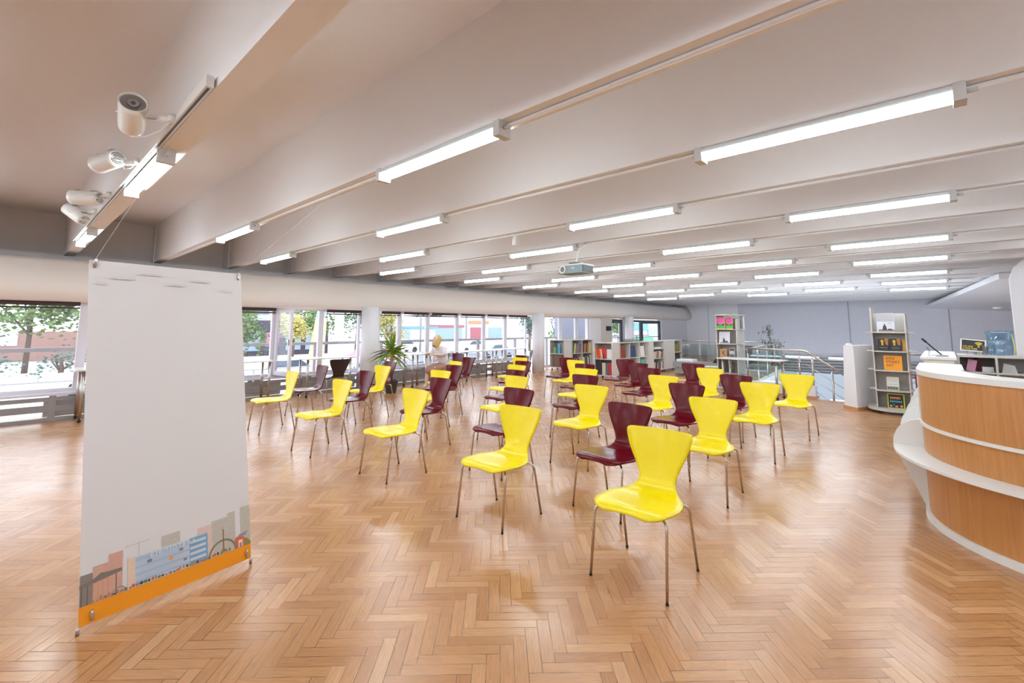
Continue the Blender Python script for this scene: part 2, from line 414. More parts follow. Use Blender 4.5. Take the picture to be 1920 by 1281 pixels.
# ------------------------------------------------------------ right side: arched wall and sloping soffit
wy0, wy1 = 11.9, 12.1
pts = [(0.9, 0), (0.9, 2.4), (1.0, 2.62), (1.2, 2.8), (1.2, SLAB), (FX1, SLAB), (FX1, 2.3), (1.5, 2.3)]
arc = [(1.06 + 0.30 - 0.30 * math.cos(R(a)), 1.72 + 0.30 * math.sin(R(a))) for a in range(90, -1, -10)]
pts = [(0.9, 0), (0.9, 2.35), (0.97, 2.55), (1.15, 2.75), (1.5, SLAB), (FX1, SLAB), (FX1, 2.02)] + arc + [(1.06, 0)]
b = MB(); XZ = Matrix(((1, 0, 0, 0), (0, 0, 1, 0), (0, 1, 0, 0), (0, 0, 0, 1)))
b.prism(pts, wy0, wy1, M=XZ); struct(b.build('wall_right_arch', M_whitewall)).name = 'trim_60'
b = MB()
b.prism([(-0.5, 25.4), (0.95, 14.6), (FX1, 14.6), (FX1, 25.4)], 2.3, 2.4)
for v in b.bm.verts:
    top = v.co.z > 2.35
    v.co.z = {True: 0.12, False: 0}[top] + (2.28 if v.co.x < 0 else 2.55 if v.co.x < 2 else 1.9 if v.co.y > 20 else 2.45)
struct(b.build('trim_61', M_whitewall))
# void walls and lower hall
b = MB(); b.box(-8.0, 0.5, 11.62, 11.66, -3.9, -0.25); b.box(-8.2, -8.0, 11.6, FY1, -3.9, -0.25); b.box(0.5, 0.7, 11.6, FY1, -3.9, -0.25)
M_lower = mat('pale_blue_white_paint', srgb(222, 230, 240), 0.7, bump=0.05)
struct(b.build('wall_lower', M_lower))
b = MB(); b.box(-8.2, 0.7, 11.6, FY1, -4.0, -3.9); struct(b.build('floor_lower', M_lower))
b = MB(); b.box(-8.0, 0.5, FY1 - 0.3, FY1, -3.9, -0.55); struct(b.build('trim_62', M_lower))
b = MB()
for i in range(5): b.box(-7.9, 0.45, FY1 - 0.22, FY1, -0.5 + i * 0.13, -0.43 + i * 0.13)
struct(b.build('trim_63', M_greymetal))
for i, (a, c, w) in enumerate([(-5.6, -4.3, 'behind the glass railing'), (-3.9, -2.6, 'left of the white tapered parapet')]):
    t = thing('wall_light', 'long white tube light low on the back wall ' + w, 'light', ((a + c) / 2, FY1 - 0.26, 0.13))
    b = MB(); b.box((a - c) / 2, (c - a) / 2, -0.03, 0.03, -0.03, 0.03); b.build('diffuser', M_tubelow, t)
    b = MB(); b.box((a - c) / 2 - .02, (c - a) / 2 + .02, 0.03, 0.06, -0.04, 0.05); b.build('housing', M_fixture, t)
ld = bpy.data.lights.new('added_wall_fill', 'AREA'); ld.shape = 'RECTANGLE'; ld.size = 6; ld.size_y = 3; ld.energy = 320; ld.color = (0.9, 0.95, 1)  # unseen area light added down the stairwell to brighten the back wall
lo = bpy.data.objects.new('added_wall_fill', ld); COL.objects.link(lo); lo.location = (-3.8, 13.2, -1.3)
lo.rotation_euler = (R(100), 0, 0)

# ------------------------------------------------------------ ceiling tube lights
def make_light():
    t = thing('ceiling_light', 'x', 'ceiling light', (0, 0, 0), group='tube lights on the ceiling beams')
    b = MB(); b.prism([(-.045, 0.0), (.045, 0.0), (.038, 0.035), (-.038, 0.035)], -.64, .64, M=Matrix(((0, 0, 1, 0), (1, 0, 0, 0), (0, 1, 0, 0), (0, 0, 0, 1)))); b.build('housing', M_fixture, t)
    b = MB(); n = 10
    prof = [(0.047 * math.cos(PI + PI * i / n), 0.046 * math.sin(PI + PI * i / n)) for i in range(n + 1)]
    b.prism(prof, -.60, .60, M=Matrix(((0, 0, 1, 0), (1, 0, 0, 0), (0, 1, 0, 0), (0, 0, 0, 1))))
    b.build('diffuser', M_tube, t)
    for s in (-1, 1):
        b = MB(); x0, x1 = sorted((s * .60, s * .648)); b.box(x0, x1, -.05, .05, -.052, .04).bevel(0.008); c = b.build('end_cap', M_cap, t)
        g = MB(); g.tube([(s * .648, 0, 0.0), (s * .69, 0, 0.0)], 0.012, 8); g.build('cable_gland', M_cap, c)
    return t
proto = make_light(); first = True
ordn = ['spotlight beam', 'second beam', 'third beam', 'fourth beam', 'fifth beam', 'sixth beam', 'seventh beam', 'eighth beam', 'ninth beam', 'tenth beam', 'eleventh beam', 'twelfth beam', 'thirteenth beam', 'fourteenth beam', 'fifteenth beam']
for k in range(15):
    xs = [-8.2, -4.41, -0.49] if k % 2 == 0 else [-6.35, -2.43]
    if k == 0: xs = [-8.2, -4.41]
    names = ['nearest the windows', 'middle one of its row', 'nearest the reception desk'] if len(xs) == 3 else ['nearest the windows', 'farthest from the windows']
    for i, x in enumerate(xs):
        o = proto if first else copy_tree(proto); first = False
        o.location = (x, BEAM_Y[k], 2.617)
        o['label'] = 'lit tube light on the %s counted from the banner, %s' % (ordn[k], names[i])

for k, y in enumerate([-0.55, -1.75, -2.95, -4.2]):  # unseen tubes added for brightness, carrying the beam rhythm on behind the camera
    for i, x in enumerate(([-6.35, -2.43, 1.5] if k % 2 == 0 else [-8.2, -4.41, -0.49, 3.4])):
        o = copy_tree(proto); o.location = (x, y, 2.617)
        o['label'] = 'added unseen tube light behind the viewpoint, beam %s, %s of its row' % (['one', 'two', 'three', 'four'][k], ['first', 'second', 'third', 'fourth'][i])
for k in range(0, 9):  # further unseen tubes outside the frame, added to lift the room's brightness
    o = copy_tree(proto); o.location = (1.6 if k % 2 else 3.4, BEAM_Y[k], 2.617)
    o['label'] = 'added unseen tube light on the %s, beyond the right edge of the view' % ordn[k]
# ------------------------------------------------------------ spotlight track
t = thing('spotlight_track', 'white lighting track on the beam edge carrying four spotlights', 'track', (0, 0, 0))
b = MB(); b.box(-8.9, -2.56, 0.578, 0.612, 2.64, 2.70); b.build('rail', M_white, t)
b = MB(); b.box(-8.88, -2.58, 0.588, 0.600, 2.638, 2.6395); b.build('slot', M_black, t)
def spot(loc, mount, axis, label, lens=True, zoff=0):
    t = thing('track_spotlight', label, 'spotlight', mount, 0, 'white spotlights on the track')
    ax = Vector(axis).normalized(); q = ax.to_track_quat('Z', 'Y').to_matrix().to_4x4()
    rel = Vector(loc) - Vector(mount); Mx = Matrix.Translation(rel) @ q
    b = MB(); b.lathe([(0.052, -0.125), (0.06, -0.12), (0.064, -0.10), (0.066, 0.08), (0.066, 0.115), (0.060, 0.115), (0.057, 0.10)], 32, M=Mx, cap=False)
    b.lathe([(0.0001, -0.1249), (0.052, -0.1249)], 32, M=Mx, cap=False); h = b.build('lamp_head', M_white, t)
    b = MB(); b.lathe([(0.0001, 0.092), (0.03, 0.098), (0.058, 0.102)], 28, M=Mx, cap=False); b.build('lens', mat('lamp_lens', srgb(150, 148, 150), 0.15, metal=0.6), h)
    b = MB(); b.lathe([(0.012, 0.103), (0.026, 0.105)], 20, M=Mx, cap=False); b.build('lens_ring', M_greymetal, h)
    b = MB()
    for r_ in (0.018, 0.030, 0.041):
        for a0 in (20, 200):
            b.tube([Mx @ Vector((r_ * math.cos(R(a0 + a)), r_ * math.sin(R(a0 + a)), -0.1265)) for a in range(0, 141, 20)], 0.0022, 4)
    b.build('rear_vents', M_black, h)
    b = MB()
    for z in (0.075, 0.063, 0.051, -0.06, -0.072, -0.084, -0.096):
        b.tube([Mx @ Vector((0.0668 * math.cos(R(a)), 0.0668 * math.sin(R(a)), z)) for a in range(60, 121, 12)], 0.0016, 4)
    b.build('side_vents', M_black, h)
    # yoke
    side = ax.cross(Vector((0, 0, 1))).normalized()
    back = -rel.normalized()
    b = MB(); e = rel + back * 0.0
    j = rel * 0.38
    for s in (-1, 1):
        b.tube([rel + side * s * 0.071, j + side * s * 0.071 * 0.9, j * 0.9], 0.006, 6)
    b.build('yoke', M_white, t)
    b = MB(); b.tube([j * 0.95, Vector((0, 0, 0.0))], 0.016, 12); b.lathe([(0.02, -0.015), (0.024, 0.0), (0.02, 0.03)], 14, c=(0, 0, 0)); b.build('mount', M_white, t)
    b = MB(); p0 = Mx @ Vector((0, 0, -0.125)); b.tube([p0, p0 + ax * -0.05 + Vector((0, 0, -0.02)), p0 * 0.6 + Vector((0, 0, -0.07)), p0 * 0.25 + Vector((0, 0, -0.05)), (0, 0, 0)], 0.0035, 6); b.build('cable', M_white, t)
spot((-3.30, 0.405, 2.665), (-3.17, 0.565, 2.65), (0.9, -0.12, 0.30), 'white track spotlight nearest the camera, its lens turned up')
spot((-4.40, 0.425, 2.665), (-4.22, 0.565, 2.65), (-0.85, -0.30, -0.05), 'white track spotlight second from the camera, round rear vent showing')
spot((-5.66, 0.425, 2.63), (-5.5, 0.565, 2.65), (-0.75, -0.75, 0.05), 'white track spotlight second from the window end, lying level')
spot((-6.52, 0.43, 2.62), (-6.42, 0.565, 2.65), (-0.7, -0.5, 0.55), 'white track spotlight nearest the windows, tilted up')
# ------------------------------------------------------------ hanging banner
BL_, BR_, TL_, TR_ = Vector((-3.16, .37, .035)), Vector((-3.30, 1.18, .035)), Vector((-3.46, .30, 1.84)), Vector((-3.58, 1.10, 1.835))
bt = thing('hanging_banner', 'tall pale grey banner with orange bottom stripe and printed city skyline hung on strings', 'banner', BL_)
ex = (BR_ - BL_).normalized(); ez = ((TL_ + TR_) / 2 - (BL_ + BR_) / 2).normalized(); en = ez.cross(ex).normalized()   # normal towards camera?
camdir = Vector((0, 0, CAMZ)) - (BL_ + BR_) / 2
if en.dot(camdir) < 0: en = -en
def bp(s, t, off=0.0):      # s 0..1, t 0..1 across / up the cloth
    p = (BL_ * (1 - s) + BR_ * s) * (1 - t) + (TL_ * (1 - s) + TR_ * s) * t
    # soft billow, deepest near the lower edge
    bow = 0.010 * math.sin(PI * s) * (1 - t) + 0.006 * math.sin(3 * PI * s) * t * (1 - t)
    return p + en * (off + bow) - BL_
b = MB(); b.grid([[bp(s / 16, t / 24, 0) for s in range(17)] for t in range(25)]); mesh_solid(b, 0.0012)
for f in b.bm.faces: f.smooth = False
M_cloth = mat('banner_cloth', srgb(220, 216, 217), 0.75, bump=0.02, bscale=60)
b.build('cloth', M_cloth, bt)
BW, BH = 0.822, 1.83
def flat(name, polys, m, off=0.0028, lab=None):
    if name in ('printed_towers', 'printed_clouds', 'printed_crowd') and len(polys) > 1:
        for pl in polys: flat(name[:-1] if name != 'printed_crowd' else 'printed_figure', [pl], m, off)
        return
    b = MB()
    for pl in polys:
        # pl: list of (s_m, t_m) metres on the cloth; follow the billow by splitting along s
        b.poly([bp(x / BW, z / BH, off) for x, z in pl])
    o = b.build(name, m, bt)
    if lab: o['label'] = lab
    return o
def rc(x0, x1, z0, z1, skew=0): return [(x0, z0), (x1, z0), (x1, z1 + skew), (x0, z1)]
ob = MB(); ob.grid([[bp(s / 24, t, 0.0022) for s in range(25)] for t in (0.0, 0.047)], False); ob.build('orange_stripe', M_orange, bt)
pr = lambda n, r, g, bl: mat('print_' + n, srgb(r, g, bl), 0.6, var=0.12 if n in ('brick', 'towers', 'pink', 'dark_tower') else 0.0, bscale=70)
Z0 = 0.086
flat('printed_towers', [rc(.49 + .0, .56, Z0, Z0 + .0)] if False else [rc(.595, .69, Z0, .285), rc(.685, .73, Z0, .305), rc(.765, .822, Z0, .315), rc(.34, .43, .235, .292)], pr('towers', 190, 184, 174), 0.0030)
flat('printed_pink_tower', [rc(.52, .598, Z0, .272)], pr('pink', 218, 190, 182), 0.0032)
flat('printed_dark_tower', [rc(.002, .05, Z0, .225)], pr('dark_tower', 140, 128, 118), 0.0030)
flat('printed_brick_towers', [rc(.05, .112, Z0, .250), rc(.112, .168, Z0, .285)], pr('brick', 206, 160, 144), 0.0032)
flat('printed_cream_block', [rc(.19, .222, Z0, .235)], pr('cream', 224, 198, 178), 0.0032)
flat('printed_crane', [rc(.236, .239, .23, .30), rc(.175, .285, .295, .298)], pr('crane', 196, 188, 176), 0.0032)
flat('printed_library', [rc(.222, .475, Z0, .232)], pr('library', 200, 208, 220), 0.0034)
flat('printed_library_bands', [rc(.222, .475, .205, .226), rc(.222, .475, .172, .182), rc(.222, .475, .138, .148), rc(.222, .475, .104, .114)], pr('band', 168, 188, 214), 0.0038)
flat('printed_library_fins', [rc(.226 + i * .0072, .2285 + i * .0072, .114 + r * .034, .138 + r * .034) for i in range(34) for r in range(3)], pr('fins', 176, 196, 222), 0.0038)
flat('printed_blue_wing', [rc(.475, .572, Z0, .232)], pr('blue', 120, 165, 200), 0.0036)
flat('printed_blue_wing_windows', [rc(.479, .562, z, z + .014) for z in (.112, .142, .172, .202)], pr('bluewin', 204, 208, 216), 0.0040)
flat('printed_windows', [rc(.275, .295, .183, .197), rc(.425, .444, .186, .200), rc(.445, .462, .128, .141)], pr('darkwin', 136, 124, 132), 0.0042)
flat('printed_orange_window', [rc(.375, .394, .158, .172)], M_orange, 0.0042)
flat('printed_pavilion', [[(0, .165), (.166, .190), (.166, .205), (.105, .208), (.08, .212), (.055, .196), (0, .180)]], pr('pavilion', 128, 116, 108), 0.0036)
flat('printed_pillars', [rc(x, x + .0045, Z0, .172 + x * .1) for x in (.006, .028, .14)], pr('pillar', 110, 100, 90), 0.0036)
flat('printed_orange_pillars', [rc(x, x + .0045, Z0, .172 + x * .1) for x in (.05, .068, .088, .108)], pr('opillar', 222, 150, 104), 0.0036)
def ring(cx, cz, r0, r1, a0=0, a1=180, n=20):
    return [[(cx + r0 * math.cos(R(a0 + (a1 - a0) * i / n)), cz + r0 * math.sin(R(a0 + (a1 - a0) * i / n))), (cx + r1 * math.cos(R(a0 + (a1 - a0) * i / n)), cz + r1 * math.sin(R(a0 + (a1 - a0) * i / n))),
             (cx + r1 * math.cos(R(a0 + (a1 - a0) * (i + 1) / n)), cz + r1 * math.sin(R(a0 + (a1 - a0) * (i + 1) / n))), (cx + r0 * math.cos(R(a0 + (a1 - a0) * (i + 1) / n)), cz + r0 * math.sin(R(a0 + (a1 - a0) * (i + 1) / n)))] for i in range(n)]
flat('printed_arch', ring(.655, Z0, .070, .081), pr('arch', 128, 126, 112), 0.0042)
flat('printed_wheel', ring(.155, Z0, .028, .033), pr('wheel', 150, 138, 126), 0.0040)
flat('printed_monument', [rc(.657, .663, .12, .222), rc(.644, .676, .098, .106), [(.652, .106), (.668, .106), (.660, .125)]], pr('monument', 150, 112, 72), 0.0046)
flat('printed_statue', [rc(.655, .665, .222, .234), rc(.652, .668, .228, .231)], pr('statue', 226, 170, 150), 0.0046)
flat('printed_gate', [rc(.725, .785, Z0, .140), rc(.735, .775, .14, .150)], pr('gate', 214, 104, 66), 0.0040)
flat('printed_gate_arch', [rc(.747, .772, Z0, .128)], pr('gatearch', 232, 220, 206), 0.0044)
flat('printed_gate_door', [rc(.753, .767, Z0, .112)], pr('gatedoor', 160, 132, 128), 0.0048)
flat('printed_gate_roof', [[(.745, .146), (.790, .146), (.808, .168), (.752, .160)]], pr('gateroof', 150, 140, 164), 0.0046)
flat('printed_hill', [[(.785, Z0), (.822, Z0), (.822, .10), (.800, .125), (.785, .13)]], pr('hill', 140, 136, 74), 0.0042)
hd = {n: [] for n in ('a', 'b', 'c', 'd')}
rs = random.Random(3)
for i in range(40):
    x = .05 + i * .0165 + rs.uniform(-.003, .003)
    if x > .70: break
    w = rs.uniform(.004, .009); h = rs.uniform(.004, .012)
    hd['abcd'[rs.randrange(4)]].append([(x + w * math.cos(R(a)), Z0 + 0.002 + h + h * .9 * math.sin(R(a))) for a in range(0, 360, 40)])
for k_, cc in (('a', (70, 68, 60)), ('b', (110, 122, 92)), ('c', (206, 96, 66)), ('d', (168, 132, 112))): flat('printed_crowd', hd[k_], pr('crowd_' + k_, *cc), 0.0050)
TX = Matrix((( ex.x, ez.x, en.x, 0), (ex.y, ez.y, en.y, 0), (ex.z, ez.z, en.z, 0), (0, 0, 0, 1)))
text_mesh('printed_lettering', 'БІБЛІОТЕКА', 0.030, mat('print_white', srgb(232, 236, 240), 0.6), bt, Matrix.Translation(bp(.285 / BW, .204 / BH, 0.008)) @ TX, spacing=1.25)
# faint printed clouds at the top
cl = []
for i in range(15):
    x = .05 + (i * .137) % .72; z = 1.70 + .09 * ((i * 7) % 5) / 5; w = .028; h = .008
    cl.append([(x + w * math.cos(R(a)), z + h * math.sin(R(a))) for a in range(0, 360, 30)])
flat('printed_clouds', cl, mat('print_cloud', srgb(213, 208, 209), 0.75), 0.0105)
for s, t_, e in ((0.03, 0.985, 1), (0.975, 0.985, 1), (0.06, 0.022, 0), (0.965, 0.022, 0)):
    p = bp(s, t_, 0.006); b = MB()
    dz = 0.03 if e else -0.03
    b.tube([p + Vector((0, 0, -dz * .6)), p + Vector((0, 0, dz * .4)), p + en * 0.01 + Vector((0, 0, dz))], 0.006, 8)
    b.tube([p - en * 0.014, p + en * 0.008], 0.008, 8)
    b.build('clip', M_steel, bt)
for s, tgt in ((0.03, Vector((-3.56, .655, SOFF))), (0.975, Vector((-3.70, 1.87, SOFF)))):
    b = MB(); b.tube([bp(s, 0.985) + Vector((0, 0, .03)), tgt - BL_], 0.0009, 5); b.build('string', M_white, bt)
for s in (0.0, 1.0):
    b = MB(); p = bp(s, 0.0); b.tube([p + Vector((0, 0, -.035)), p + Vector((0, 0, .005))], 0.008, 10); b.build('bottom_weight', M_steel, bt)

# ------------------------------------------------------------ chairs
def make_shell():
    # (y, z, half width, side curl)
    P = [(-.255, .415, .120, 0), (-.250, .424, .165, .0), (-.238, .434, .196, 0), (-.20, .444, .226, 0), (-.14, .447, .243, 0), (-.06, .442, .248, 0), (.02, .436, .240, 0),
         (.09, .434, .214, 0), (.14, .438, .176, 0), (.175, .450, .148, 0), (.200, .472, .128, 0), (.215, .50, .119, 0), (.228, .54, .130, 0), (.240, .585, .150, 0), (.252, .64, .177, 0),
         (.264, .69, .199, 0), (.275, .735, .213, 0), (.281, .760, .219, 0), (.286, .778, .2225, 0), (.289, .790, .221, 0), (.291, .798, .215, 0), (.2925, .803, .204, 0), (.293, .805, .190, 0)]
    rows = []
    N = 14
    for (y, z, w, _) in P:
        row = []
        back = max(0, min(1, (z - .45) / .1)) if y > .1 else 0
        for i in range(N + 1):
            u = -1 + 2 * i / N
            x = w * math.sin(u * PI / 2) if False else w * u
            zz = z - (1 - back) * 0.012 * (u * u) * (1 if y < 0 else .4) - (1 - back) * (0.012 * (1 - abs(u)) if y > -.2 else 0)
            yy = y - back * 0.035 * u * u * (w / .21) ** 2
            row.append(Vector((x, yy, zz)))
        rows.append(row)
    b = MB(); b.grid(rows); mesh_solid(b, 0.011)
    return b
def make_chair(mat_, label):
    t = thing('dining_chair', label, 'chair', (0, 0, 0), 0, None)
    make_shell().build('seat_shell', mat_, t)
    for sx in (-1, 1):
        for sy in (-1, 1):
            foot = Vector((sx * .235, sy * .235 + .0, 0.006)); top = Vector((sx * .226, sy * .175 - .015, .362))
            pts = [foot, top]
            inn = Vector((sx * .06, sy * .05 - .01, .404))
            c1 = top + (top - foot).normalized() * .03
            kn = Vector((sx * .222, sy * .17 - .014, .404))
            for a in (0.15, .3, .45, .6, .75, .9, 1.0):
                q0 = top.lerp(kn, a); q1 = kn.lerp(Vector((sx * .170, sy * .135 - .012, .404)), a)
                pts.append(q0.lerp(q1, a))
            pts.append(inn)
            b = MB(); b.tube(pts, 0.0085, 8); l = b.build('leg', M_chrome, t)
            b = MB(); b.lathe([(0.008, 0), (0.0093, 0.001), (0.0093, 0.009), (0.0086, 0.010)], 10, (foot.x, foot.y, 0)); b.build('foot_cap', M_rubber, l)
    b = MB(); b.box(-.085, .085, -.08, .06, .398, .416); b.build('mounting_plate', M_steel, t)
    return t
CH = [ # colour, x, y of the top of the backrest, turn (deg), label tail
 ('Y', -1.45, 3.04, 3, 'chair nearest the reception desk in the front row, largest in view'),
 ('Y', -2.70, 3.06, 4, 'chair second from the reception desk in the front row'),
 ('Y', -4.22, 3.09, 2, 'chair in the middle of the front row, third from the desk'),
 ('Y', -5.62, 2.99, 3, 'chair fourth from the desk in the front row'),
 ('Y', -7.18, 3.02, -3, 'chair at the window end of the front row, beside the banner'),
 ('B', -2.09, 3.83, -8, 'chair directly behind the largest yellow chair'),
 ('B', -3.48, 3.92, -2, 'chair behind the second front-row yellow chair'),
 ('B', -4.90, 3.98, 0, 'chair behind the middle chair of the front row'),
 ('B', -6.44, 3.81, 0, 'chair in the second row, in front of the first round column'),
 ('B', -7.88, 3.81, -3, 'chair at the window end of the second row, near the open casement'),
 ('Y', -1.68, 4.68, 4, 'chair in the third row nearest the desk'),
 ('Y', -3.07, 4.72, 4, 'chair in the third row, second from the desk'),
 ('Y', -4.36, 4.86, -4, 'chair in the third row, third from the desk'),
 ('Y', -5.74, 4.65, 5, 'chair in the third row whose top shows over a burgundy backrest'),
 ('Y', -7.10, 4.49, 4, 'chair in the third row left of the potted yucca'),
 ('B', -2.32, 5.63, -4, 'chair in the fourth row nearest the desk'),
 ('B', -3.77, 5.65, -3, 'chair in the fourth row, second from the desk'),
 ('B', -4.96, 5.52, -4, 'chair in the fourth row, third from the desk'),
 ('B', -6.35, 5.45, 2, 'chair in the fourth row mostly hidden behind yellow and burgundy backrests'),
 ('B', -7.88, 5.15, -5, 'chair in the fourth row directly before the potted yucca'),
 ('Y', -1.71, 6.34, 2, 'chair in the fifth row nearest the desk'),
 ('Y', -2.94, 6.34, -3, 'chair in the fifth row, second from the desk'),
 ('Y', -4.32, 6.50, -3, 'chair in the fifth row, third from the desk'),
 ('Y', -5.62, 6.26, -4, 'chair in the fifth row, fourth from the desk'),
 ('Y', -7.02, 6.05, -12, 'chair in the fifth row at the window end, near the seated person'),
 ('B', -2.23, 7.14, -4, 'chair in the sixth row nearest the desk'),
 ('B', -3.67, 7.36, -5, 'chair in the sixth row, second from the desk'),
 ('B', -4.88, 7.30, -5, 'chair in the sixth row, third from the desk'),
 ('B', -6.14, 7.03, -6, 'chair in the sixth row, fourth from the desk'),
 ('B', -7.70, 7.00, -8, 'chair in the sixth row at the window end'),
 ('Y', -1.62, 7.85, -4, 'chair farthest right in the picture, near the stair railing'),
 ('Y', -2.90, 8.00, -6, 'chair before the shelf tower with pink books'),
 ('Y', -5.56, 7.98, -5, 'chair in the seventh row before the low bookcases'),
 ('Y', -6.88, 7.77, -4, 'chair in the seventh row, before the far tables'),
 ('B', -4.30, 8.20, -8, 'chair in the seventh row, middle one of three by the bookcases'),
 ('B', -3.50, 8.82, -8, 'chair in the back row left of the pink books'),
 ('B', -4.95, 8.90, -8, 'chair in the back row, left one before the bookcases'),
 ('B', -6.14, 8.50, -7, 'chair in the back row before the small-book shelves'),
 ('B', -7.38, 8.42, -8, 'chair in the back row nearest the dark chair'),
]
protoY = make_chair(M_yellow, ''); protoB = make_chair(M_burg, ''); protoK = make_chair(M_blackch, '')
for g, p_ in (('yellow chairs facing the banner', protoY), ('burgundy chairs facing the banner', protoB), ('dark chairs at the window tables', protoK)): p_['group'] = g
usedp = set()
def place(kind, x, y, rz, label):
    p = {'Y': protoY, 'B': protoB, 'K': protoK}[kind]
    o = p if kind not in usedp else copy_tree(p); usedp.add(kind)
    o.location = (x, y, 0); o.rotation_euler = (0, 0, rz); o['label'] = label
    return o
for kind, x, y, a, lab in CH:
    a = R(a * 0.7); c = Vector((0, 0.28)); off = Vector((-math.sin(a) * .28, math.cos(a) * .28))
    place(kind, x - off.x, y - off.y, a, ('yellow ' if kind == 'Y' else 'burgundy ') + lab)
place('K', -9.38, 4.76, R(92), 'dark brown chair facing the window table left of the first column').location.x = -9.14 - .0 - .28 * 1.0 + .28
bpy.data.objects  # keep reference
protoK.location = (-9.42, 4.76, 0); protoK.rotation_euler = (0, 0, R(-88 + 0))
o = place('K', -9.05, 10.3, R(-40), 'dark brown chair facing the far window tables beside the second column')
place('B', -9.0, 7.55, R(0), 'burgundy chair under the seated person by the window tables')

# ------------------------------------------------------------ window tables
def make_table(L, W, label, x, y, rz=0, z=0.80, legs=((-1, 0), (1, 0))):
    t = thing('high_table', label, 'table', (x, y, 0), rz, 'white tables on castors along the windows')
    b = MB(); b.box(-W / 2, W / 2, -L / 2, L / 2, z - .022, z).bevel(0.005); b.build('table_top', M_white, t)
    for s, _ in legs:
        for sx in (-1, 1):
            lx = sx * (W / 2 - .07); ly = s * (L / 2 - .10)
            b = MB(); b.tube([(lx, ly, .07), (lx, ly, z - .022)], 0.024, 12); l = b.build('leg', M_steel, t)
            b = MB(); b.tube([(lx - .012, ly, .025), (lx + .012, ly, .025)], 0.025, 12); b.tube([(lx, ly, .03), (lx, ly, .08)], 0.008, 6); b.build('caster', M_rubber, l)
    return t
make_table(.60, .6, 'white table on castors partly hidden by the left edge of the banner', -10.0, 1.12)
make_table(.75, .5, 'white table on castors just right of the banner', -9.95, 3.35)
make_table(1.15, .5, 'long white table on castors under the open casement', -9.95, 4.85)
make_table(.60, .5, 'white table on castors right of the potted yucca', -9.75, 7.05)
make_table(.55, .5, 'small white table on castors in front of the seated person', -9.8, 7.85)
make_table(1.35, .55, 'long white table on castors in the middle of the window row', -9.85, 9.25)
make_table(1.25, .55, 'long white table on castors nearest the second column', -10.0, 10.75)
t = make_table(1.30, .5, 'white high table with steel legs in front of the stair railing', -3.15, 11.15, R(84), z=0.80); t['group'] = None; del t['group']
# ------------------------------------------------------------ seated person
def skin_body(name, nodes, edges, m, parent, sub=2, root=0):
    me = bpy.data.meshes.new(name); me.from_pydata([n[0] for n in nodes], edges, []); me.materials.append(m)
    o = bpy.data.objects.new(name, me); COL.objects.link(o); o.parent = parent
    md = o.modifiers.new('skin', 'SKIN'); md.use_smooth_shade = True
    for v, n in zip(me.skin_vertices[0].data, nodes):
        r_ = n[1]; v.radius = r_ if isinstance(r_, tuple) else (r_, r_)
    me.skin_vertices[0].data[root].use_root = True
    s = o.modifiers.new('sub', 'SUBSURF'); s.levels = sub; s.render_levels = sub
    return o
pt = thing('person', 'blond person in pale blouse and tan skirt seated at a window table, head bent', 'person', (-9.0, 7.27, 0))
nodes = [((0, .08, .52), (.15, .11)), ((0, .06, .66), (.12, .09)), ((0, -.02, .84), (.15, .10)), ((0, -.07, .95), (.10, .07)), ((0, -.11, 1.02), .045), ((0, -.14, 1.07), .045),
         ((-.15, -.05, .93), .055), ((-.22, -.12, .80), .042), ((-.16, -.32, .82), .032), ((-.13, -.36, .82), .024),
         ((.15, -.05, .93), .055), ((.22, -.12, .80), .042), ((.16, -.32, .82), .032), ((.13, -.36, .82), .024),
         ((-.09, .04, .50), .085), ((-.10, -.32, .50), .065), ((-.10, -.36, .10), .038), ((-.10, -.46, .04), .035),
         ((.09, .04, .50), .085), ((.10, -.32, .50), .065), ((.10, -.36, .10), .038), ((.10, -.46, .04), .035)]
edges = [(0, 1), (1, 2), (2, 3), (3, 4), (4, 5), (3, 6), (6, 7), (7, 8), (8, 9), (3, 10), (10, 11), (11, 12), (12, 13), (0, 14), (14, 15), (15, 16), (16, 17), (0, 18), (18, 19), (19, 20), (20, 21)]
skin_body('body', nodes, edges, M_skin, pt)
M_blouse = mat('pale_blouse', srgb(226, 222, 228), 0.8, bump=0.1, bscale=20)
skin_body('blouse', [((0, .08, .56), (.17, .13)), ((0, .05, .68), (.15, .115)), ((0, -.02, .85), (.185, .135)), ((0, -.06, .955), (.145, .11)), ((-.17, -.05, .94), .08), ((-.235, -.12, .79), .065), ((.17, -.05, .94), .08), ((.235, -.12, .79), .065)],
          [(0, 1), (1, 2), (2, 3), (3, 4), (4, 5), (3, 6), (6, 7)], M_blouse, pt)
skin_body('skirt', [((0, .10, .52), (.19, .12)), ((0, -.10, .51), (.20, .11)), ((0, -.32, .49), (.19, .10)), ((0, -.40, .36), (.18, .08))], [(0, 1), (1, 2), (2, 3)], mat('tan_skirt', srgb(170, 126, 110), 0.8), pt)
hm = Matrix.Translation((0, -.17, 1.14)) @ Matrix.Rotation(R(-28), 4, 'X')
b = MB(); prof = [(0.001, -.115), (.03, -.112), (.052, -.09), (.066, -.05), (.075, 0), (.077, .04), (.068, .085), (.045, .112), (.001, .122)]
b.lathe(prof, 20, M=hm @ Matrix.Diagonal((1, 1.18, 1, 1)), cap=False)
b.lathe([(0.001, 0.02), (.012, .005), (.016, -.02), (.001, -.03)], 10, M=hm @ Matrix.Translation((0, -.092, -.01)), cap=False)
hd_ = b.build('head', M_skin, pt)
